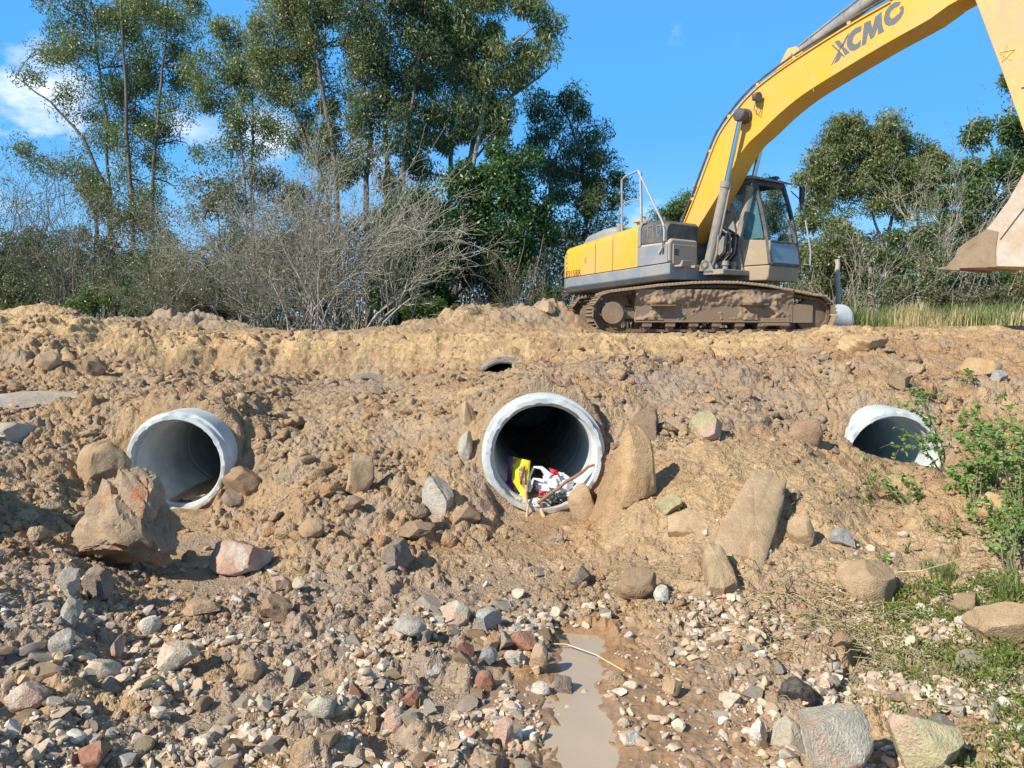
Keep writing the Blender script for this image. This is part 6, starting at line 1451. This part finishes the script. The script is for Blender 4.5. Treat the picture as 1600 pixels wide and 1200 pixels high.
# bare bushes
def bare_shrub(label, D, base_px, tips, stems, seed, r0=.022, bk='twig', name='bare_shrub', spread=10, kids=(7, 5), cat='shrub', leafy=5000):
    r = np.random.default_rng(seed); b = at(base_px, 512, D); b[2] = gz(b[0], D); root = thing(name, tuple(b), label, cat)
    T = Tubes()
    def grow(p, tip, R, lev):
        n = 8 if lev == 0 else 6; P = wob(p, tip, n, .22 if lev == 0 else .32, r, .04 if lev == 0 else .0); T.add(P, np.linspace(R, max(.003, R * .3), n), 5 if lev == 0 else 3)
        if lev < len(kids):
            d = tip - p; L = np.linalg.norm(d)
            for k in range(r.integers(kids[lev] - 2, kids[lev] + 3)):
                j = r.integers(1 if lev else 2, n); q = P[j]; dd = d / L + r.normal(0, .55, 3); dd[2] = dd[2] * .8 + .12; dd /= np.linalg.norm(dd)
                grow(q, q + dd * L * r.uniform(.22, .5), R * .42, lev + 1)
    for k in range(stems):
        tx, ty = tips[r.integers(len(tips))]; tip = at(tx + r.normal(0, spread * 2), ty + r.normal(0, spread), D) - b; tip[1] += r.normal(0, 1.0)
        p = np.array((r.normal(0, .28), r.normal(0, .28), -.05)); grow(p, tip, r0 * r.uniform(.6, 1.1), 0)
    link('branches', T.mesh('branches'), BM[bk], root)
    if leafy:
        vv = np.concatenate(T.V); vv = vv[r.integers(0, len(vv), leafy)] + r.normal(0, .05, (leafy, 3)); link('leaves', leaves_mesh('leaves', vv, .055, .022, r, .3, var=np.clip(r.normal(.5, .25, leafy), 0, .95)), LM['scrub'], root)
    return root
bare_shrub('large leafless bush of pale tangled branches in the middle of the tree line', 17.5, 500, [(400, 350), (430, 325), (470, 310), (510, 315), (560, 320), (590, 340), (620, 350), (380, 400), (640, 380), (450, 350), (540, 350), (500, 400)], 38, 51, spread=14, kids=(10, 7), r0=.019, leafy=9000)
bare_shrub('leafless bush with long pale arching branches reaching right over the dark ivy', 17.2, 590, [(650, 330), (690, 350), (700, 380), (660, 400), (620, 330), (690, 410), (640, 430), (600, 380)], 13, 52, spread=8, kids=(6, 4))
bare_shrub('tangled brown leafless bush left of the largest bare bush', 18, 400, [(330, 380), (370, 350), (400, 340), (440, 360), (340, 430), (310, 440), (300, 470), (430, 420)], 32, 53, r0=.016, spread=14, kids=(9, 6), leafy=12000)
bare_shrub('low pale twiggy bush right behind the left dirt pile', 18, 265, [(220, 420), (250, 380), (290, 400), (320, 430), (200, 460), (340, 470), (280, 450)], 22, 54, r0=.013, kids=(9, 6), leafy=12000)
bare_shrub('greyish leafless bush at the left below the leaning gum branch', 21, 110, [(40, 330), (80, 300), (120, 320), (140, 360), (60, 380), (100, 400), (170, 340)], 18, 55, r0=.02, kids=(8, 5), bk='twig_dark')
bare_shrub('leafless tree top thin against the sky at the far left edge', 24, 10, [(10, 290), (50, 285), (-20, 300), (30, 340), (70, 330), (0, 360)], 14, 56, r0=.03, kids=(8, 6), bk='twig_dark')
bare_shrub('leafless pale sapling cluster between the rounded tree and the open tree', 21, 1480, [(1455, 320), (1470, 290), (1490, 330), (1440, 370), (1510, 380), (1460, 400), (1500, 430)], 14, 57, r0=.022, kids=(7, 5))
bare_shrub('thin dry saplings between wooden post and forked pale trunks', 20, 1340, [(1320, 380), (1350, 400), (1300, 420), (1370, 430), (1400, 440), (1330, 450)], 12, 58, r0=.014, kids=(6, 4))
bare_shrub('dry twiggy bush below the dark leaning tree', 19.5, 800, [(740, 440), (770, 420), (810, 430), (840, 420), (790, 460), (860, 450)], 16, 59, r0=.014, kids=(8, 5), bk='twig_dark')

# undergrowth behind: one mass
ru = np.random.default_rng(77)
prof = [(-400, 330), (-100, 370), (0, 395), (130, 400), (230, 400), (300, 420), (380, 385), (470, 360), (560, 345), (660, 330), (760, 330), (860, 350), (940, 390), (1000, 425), (1060, 400), (1150, 380), (1250, 385), (1330, 370), (1450, 365), (1550, 385), (1700, 350), (2000, 340)]
N_ = 190000; pxs = ru.uniform(-400, 2000, N_); Ys = ru.uniform(27, 40, N_)
top = np.interp(pxs, [a for a, b in prof], [b for a, b in prof]) + 22 * fbm(pxs * .02, Ys * .3, 301, 3)
topz = EYE + (500 - top) * Ys / FPX * 1.0
hz = ru.random(N_) ** .8; C = np.stack([(pxs - 800) / FPX * Ys, Ys, hz * topz], 1)
cl = fbm(C[:, 0] * .9, C[:, 2] * 1.1 + Ys * .4, 303, 3) > -.25; C = C[cl]
me = leaves_mesh('undergrowth', C, .17, .085, ru, .4, var=np.clip(ru.normal(.35, .2, len(C)), 0, .92))
tag(link('undergrowth', me, LM['scrub_far']), 'dim tangled undergrowth closing the view behind the tree trunks', 'undergrowth', kind='stuff')
T = Tubes()
for k in range(1500):
    px_ = ru.uniform(-300, 1900); Y_ = ru.uniform(19, 32); b = at(px_, 512, Y_); b[2] = 0; h = (500 - np.interp(px_, [a for a, c in prof], [c for a, c in prof])) * Y_ / FPX * ru.uniform(.25, 1.0)
    if 900 < px_ < 1240: h *= .5
    T.add(wob(b, b + np.array((ru.normal(0, .3 * h), ru.normal(0, .2), h)), 6, .2, ru), np.linspace(ru.uniform(.012, .035), .006, 6), 3)
tag(link('brushwood', T.mesh('brushwood'), BM['twig_dark']), 'thin bare stems standing thickly through the undergrowth', 'brushwood', kind='stuff')

# grass blades
def blades(name, X_, Y_, h, w, r, mat, label, cat, lean=.35, var=None, zoff=0.0):
    n = len(X_); z = H(X_, Y_) - .01 + zoff; b = np.stack([X_, Y_, z], 1); a = r.uniform(0, 6.283, n); hv = h * r.uniform(.5, 1.3, n)
    d = np.stack([np.cos(a), np.sin(a), np.zeros(n)], 1); s = np.stack([-np.sin(a), np.cos(a), np.zeros(n)], 1) * (w * r.uniform(.6, 1.3, n))[:, None]
    ln = (lean * r.uniform(.2, 1.6, n) * hv)[:, None]; up_ = np.array((0, 0, 1.))
    V = np.stack([b - s * .5, b + s * .5, b + d * ln * .35 + up_ * (hv * .6)[:, None] + s * .38, b + d * ln * .35 + up_ * (hv * .6)[:, None] - s * .38, b + d * ln + up_ * (hv * .95)[:, None]], 1).reshape(-1, 3)
    k = np.arange(n)[:, None] * 5; F = [tuple(f) for f in (k + np.array([[0, 1, 2, 3]])).tolist()] + [tuple(f) for f in (k + np.array([[3, 2, 4]])).tolist()]
    me = new_mesh(name, V, F, False); at_ = me.attributes.new('var', 'FLOAT', 'POINT'); at_.data.foreach_set('value', np.repeat(r.random(n) if var is None else var, 5).astype(np.float32))
    o = link(name, me, mat); tag(o, label, cat, kind='stuff'); return o
rb = np.random.default_rng(31)
n = 40000; X_ = rb.uniform(5.6, 14.5, n); Y_ = rb.uniform(14.2, 21, n); cl = fbm(X_ * .8, Y_ * .8, 401, 3); k = (cl > -.25) & ~((X_ < 7.4) & (Y_ < 15.6)) & (X_ > .36 * Y_ + .5)
X_, Y_, cl = X_[k], Y_[k], cl[k]
blades('tall_grass', X_, Y_, .26 + .45 * np.clip(cl + .3, 0, 1), .018, rb, LM['grass'], 'rough green and straw coloured grass behind the right bank', 'grass', .4, np.where(fbm(X_ * .7 + 5, Y_ * .5, 402, 2) > .12, rb.uniform(.9, 1, len(X_)), rb.uniform(.1, .9, len(X_))))
# pale tussocks one can tell apart
def tussock(px_, D, h, n, sd, label, mat='dry', spread=.16):
    b = at(px_, 505, D); r = np.random.default_rng(sd); o = blades('grass_tuft', b[0] + r.normal(0, spread, n), D + r.normal(0, spread, n), h * np.ones(n), .014, r, LM[mat], label, 'grass', .3)
    del o['kind']; return o
tussock(1425, 15.2, .55, 700, 1, 'tall straw coloured grass tuft under the big rounded tree')
tussock(1500, 15.0, .40, 1100, 2, 'wide pale dry grass tuft left below the bucket', spread=.4)
tussock(1530, 15.4, .35, 600, 3, 'second pale grass tuft right below the bucket teeth', spread=.3)
tussock(1590, 15.2, .45, 600, 4, 'dry grass tuft at the right edge of the picture')
tussock(1466, 15.6, .4, 500, 5, 'green grass tuft between two pale tufts', 'grass', .3)
# dry straw on the spoil heap and on the right slope
def straw_cloud(name, cx, cy, sx, sy, n, L, sd, label, rad=.0016, mat='dry', lift=.012):
    r = np.random.default_rng(sd); X_ = r.normal(cx, sx, n); Y_ = r.normal(cy, sy, n); Z_ = H(X_, Y_) + lift * r.random(n) ** 2 * 3; T = Tubes(); vv = []
    for i in range(n):
        a = r.uniform(0, 6.283); l = L * r.uniform(.4, 1.5); p = np.array((X_[i], Y_[i], Z_[i])); q = p + np.array((math.cos(a) * l, math.sin(a) * l, 0)); q[2] = Z_[i] + r.normal(0, .02)
        T.add(wob(p, q, 5, .22, r, .10), np.full(5, rad * r.uniform(.6, 1.3)), 3)
    me = T.mesh(name); at_ = me.attributes.new('var', 'FLOAT', 'POINT'); at_.data.foreach_set('value', np.repeat(r.random(n), 15).astype(np.float32))
    o = link(name, me, LM[mat]); tag(o, label, 'dry grass', kind='stuff'); return o
straw_cloud('dry_straw', 1.78, 3.95, .32, .22, 420, .16, 1, 'tangle of dry straw and roots at the foot of the right slope', .0024)
straw_cloud('dry_straw', 2.1, 3.5, .4, .3, 260, .15, 2, 'loose dry straws over the gravel below the right slope', .0015)
straw_cloud('dry_straw', 1.55, 5.35, .45, .28, 420, .07, 3, 'short dry rootlets sticking in the soil of the right slope', .0015)
straw_cloud('dry_straw', .75, 4.5, .16, .16, 200, .08, 4, 'patch of dry rootlets on the slope below the upright slab', .0015)
straw_cloud('dry_straw', -.9, 13.2, .5, .3, 500, .12, 5, 'dry straw on the dirt heap left of the excavator', .003)
straw_cloud('dry_straw', -.55, 2.95, .22, .2, 90, .08, 6, 'few dry straws in the rubble left of the puddle', .0013)
# low leaves covering the gravel, lower right
n = 8500; X_ = rb.uniform(1.35, 3.2, n * 3); Y_ = rb.uniform(2.5, 4.2, n * 3)
w = sstep(1.45, 2.35, X_ + .25 * fbm(X_ * 2.5, Y_ * 2.5, 411, 3) + .12 * (3.4 - Y_)) * sstep(-.2, .3, fbm(X_ * 3, Y_ * 3, 412, 3) + .15); k = rb.random(n * 3) < w
X_, Y_ = X_[k][:n], Y_[k][:n]; n = len(X_)
C = np.stack([X_, Y_, H(X_, Y_) + .005 + .05 * rb.random(n) ** 1.5], 1); C = np.repeat(C, 4, 0) + rb.normal(0, .014, (n * 4, 3)) * np.array((1, 1, .5))
me = leaves_mesh('ground_cover', C, .022, .009, rb, -.55, var=np.clip(rb.normal(.5, .25, len(C)), 0, .93))
tag(link('ground_cover', me, LM['cover']), 'fine yellowish green leaves creeping over the gravel at the lower right', 'ground cover', kind='stuff')
k = rb.random(n) < .45
blades('ground_grass', X_[k], Y_[k], .06, .004, rb, LM['cover'], 'short thin grass mixed with the creeping leaves at the lower right', 'grass', .5)

# leafy weeds on the right slope
def weed(label, foot, tips, sd, leafL=.055, n_l=16, r0=.005, jit=.04, D=None, name='leafy_weed', mat='weed', kids=3):
    r = np.random.default_rng(sd); g = on_ground(*foot); root = thing(name, tuple(g), label, 'weed'); T = Tubes(); C = []
    for (tx, ty) in tips:
        D_ = (D or g[1]) + r.normal(0, .06); tip = at(tx, ty, D_) - g
        P = wob(np.array((r.normal(0, .02), r.normal(0, .02), -.01)), tip, 9, .16, r, .12); T.add(P, np.linspace(r0, r0 * .35, 9), 5)
        seglist = [P]
        for k in range(kids):
            j = r.integers(3, 8); q = P[j]; e = q + r.normal(0, 1, 3) * np.array((.10, .06, .07)) + (tip - P[j]) * .25; S = wob(q, e, 5, .2, r, .05); T.add(S, np.linspace(r0 * .5, r0 * .25, 5), 4); seglist.append(S)
        for S in seglist:
            for t in r.uniform(.2, 1, int(n_l * 1.2) if S is P else n_l):
                i = t * (len(S) - 1); a = int(min(i, len(S) - 2)); C.append(S[a] * (1 - (i - a)) + S[a + 1] * (i - a) + r.normal(0, .006, 3))
    link('stem', T.mesh('stem'), BM['stem'], root)
    C = np.array(C); link('leaves', leaves_mesh('leaves', C, leafL * .78, leafL * .48, r, .05, flat=.5, fold=True, var=np.clip(r.normal(.5, .25, len(C)), 0, .88)), LM[mat], root); return root
weed('leafy weed hanging across the mouth of the right pipe', (1475, 740), [(1430, 640), (1400, 668), (1375, 700), (1440, 672), (1462, 690), (1425, 604)], 1, D=6.1, n_l=14, leafL=.05)
weed('densest leafy weed right of the right pipe', (1520, 790), [(1500, 690), (1520, 720), (1545, 700), (1480, 730), (1560, 740), (1530, 660), (1500, 750), (1575, 690)], 2, D=5.5, n_l=18, leafL=.055)
weed('tall leafy weed at the right edge with its top against the bank', (1590, 800), [(1555, 640), (1580, 650), (1600, 640), (1560, 680), (1590, 700), (1610, 670), (1540, 665), (1600, 740)], 3, D=5.2, n_l=18, leafL=.055)
weed('leafy weed low at the right edge above the big tan boulder', (1580, 900), [(1560, 830), (1590, 800), (1540, 850), (1600, 850), (1570, 880), (1555, 800)], 4, D=4.9, n_l=14, leafL=.05)
weed('spreading weed on the slope below the right pipe', (1420, 790), [(1350, 745), (1380, 760), (1400, 780), (1440, 765), (1460, 790), (1345, 720), (1415, 748)], 5, D=5.6, n_l=9, leafL=.045)
weed('small weed with few leaves above the tall one on the bank', (1515, 600), [(1510, 575), (1520, 580), (1500, 590)], 6, n_l=7, leafL=.06, kids=1)
weed('small leafy weed on the bank above the right pipe', (1440, 625), [(1430, 600), (1420, 608), (1455, 612), (1475, 620)], 7, n_l=8, leafL=.055, kids=1)
weed('two leaved seedling left below the spreading weed', (1352, 788), [(1350, 780), (1358, 783)], 8, n_l=4, leafL=.05, kids=0)
weed('small seedling between spreading weed and large smooth boulder', (1385, 880), [(1378, 868), (1392, 868), (1385, 862)], 9, n_l=6, leafL=.04, kids=0)
weed('small dark seedling right of the spreading weed foot', (1420, 862), [(1415, 850), (1425, 846)], 10, n_l=6, leafL=.04, kids=0)
weed('bushy weed left of the tall one at the right edge', (1545, 760), [(1500, 640), (1530, 625), (1550, 670), (1490, 670), (1520, 700), (1470, 655), (1560, 620)], 12, D=5.9, n_l=14, leafL=.055)
weed('trailing weed between the densest weed and the picture edge', (1590, 860), [(1540, 790), (1570, 770), (1600, 790), (1500, 800), (1520, 770), (1600, 830), (1550, 830)], 13, D=5.1, n_l=12, leafL=.05)
weed('low weed stem creeping below the densest weed', (1500, 835), [(1450, 830), (1470, 850), (1530, 830), (1490, 812)], 11, n_l=6, leafL=.04, kids=2)
def tuft(px_, py_, h, n, sd, label):
    g = on_ground(px_, py_); r = np.random.default_rng(sd); o = blades('grass_tuft', g[0] + r.normal(0, .025, n), g[1] + r.normal(0, .025, n), h * np.ones(n), .005, r, LM['grass'], label, 'grass', .8, r.uniform(.2, .85, n)); del o['kind']
tuft(1478, 905, .14, 120, 1, 'green grass tuft on the bare slope left of the big tan boulder')
tuft(1575, 940, .14, 160, 2, 'dark grass tuft at the right edge above the big tan boulder')
tuft(1455, 890, .08, 60, 3, 'thin dry grass tuft beside the green one on the slope')
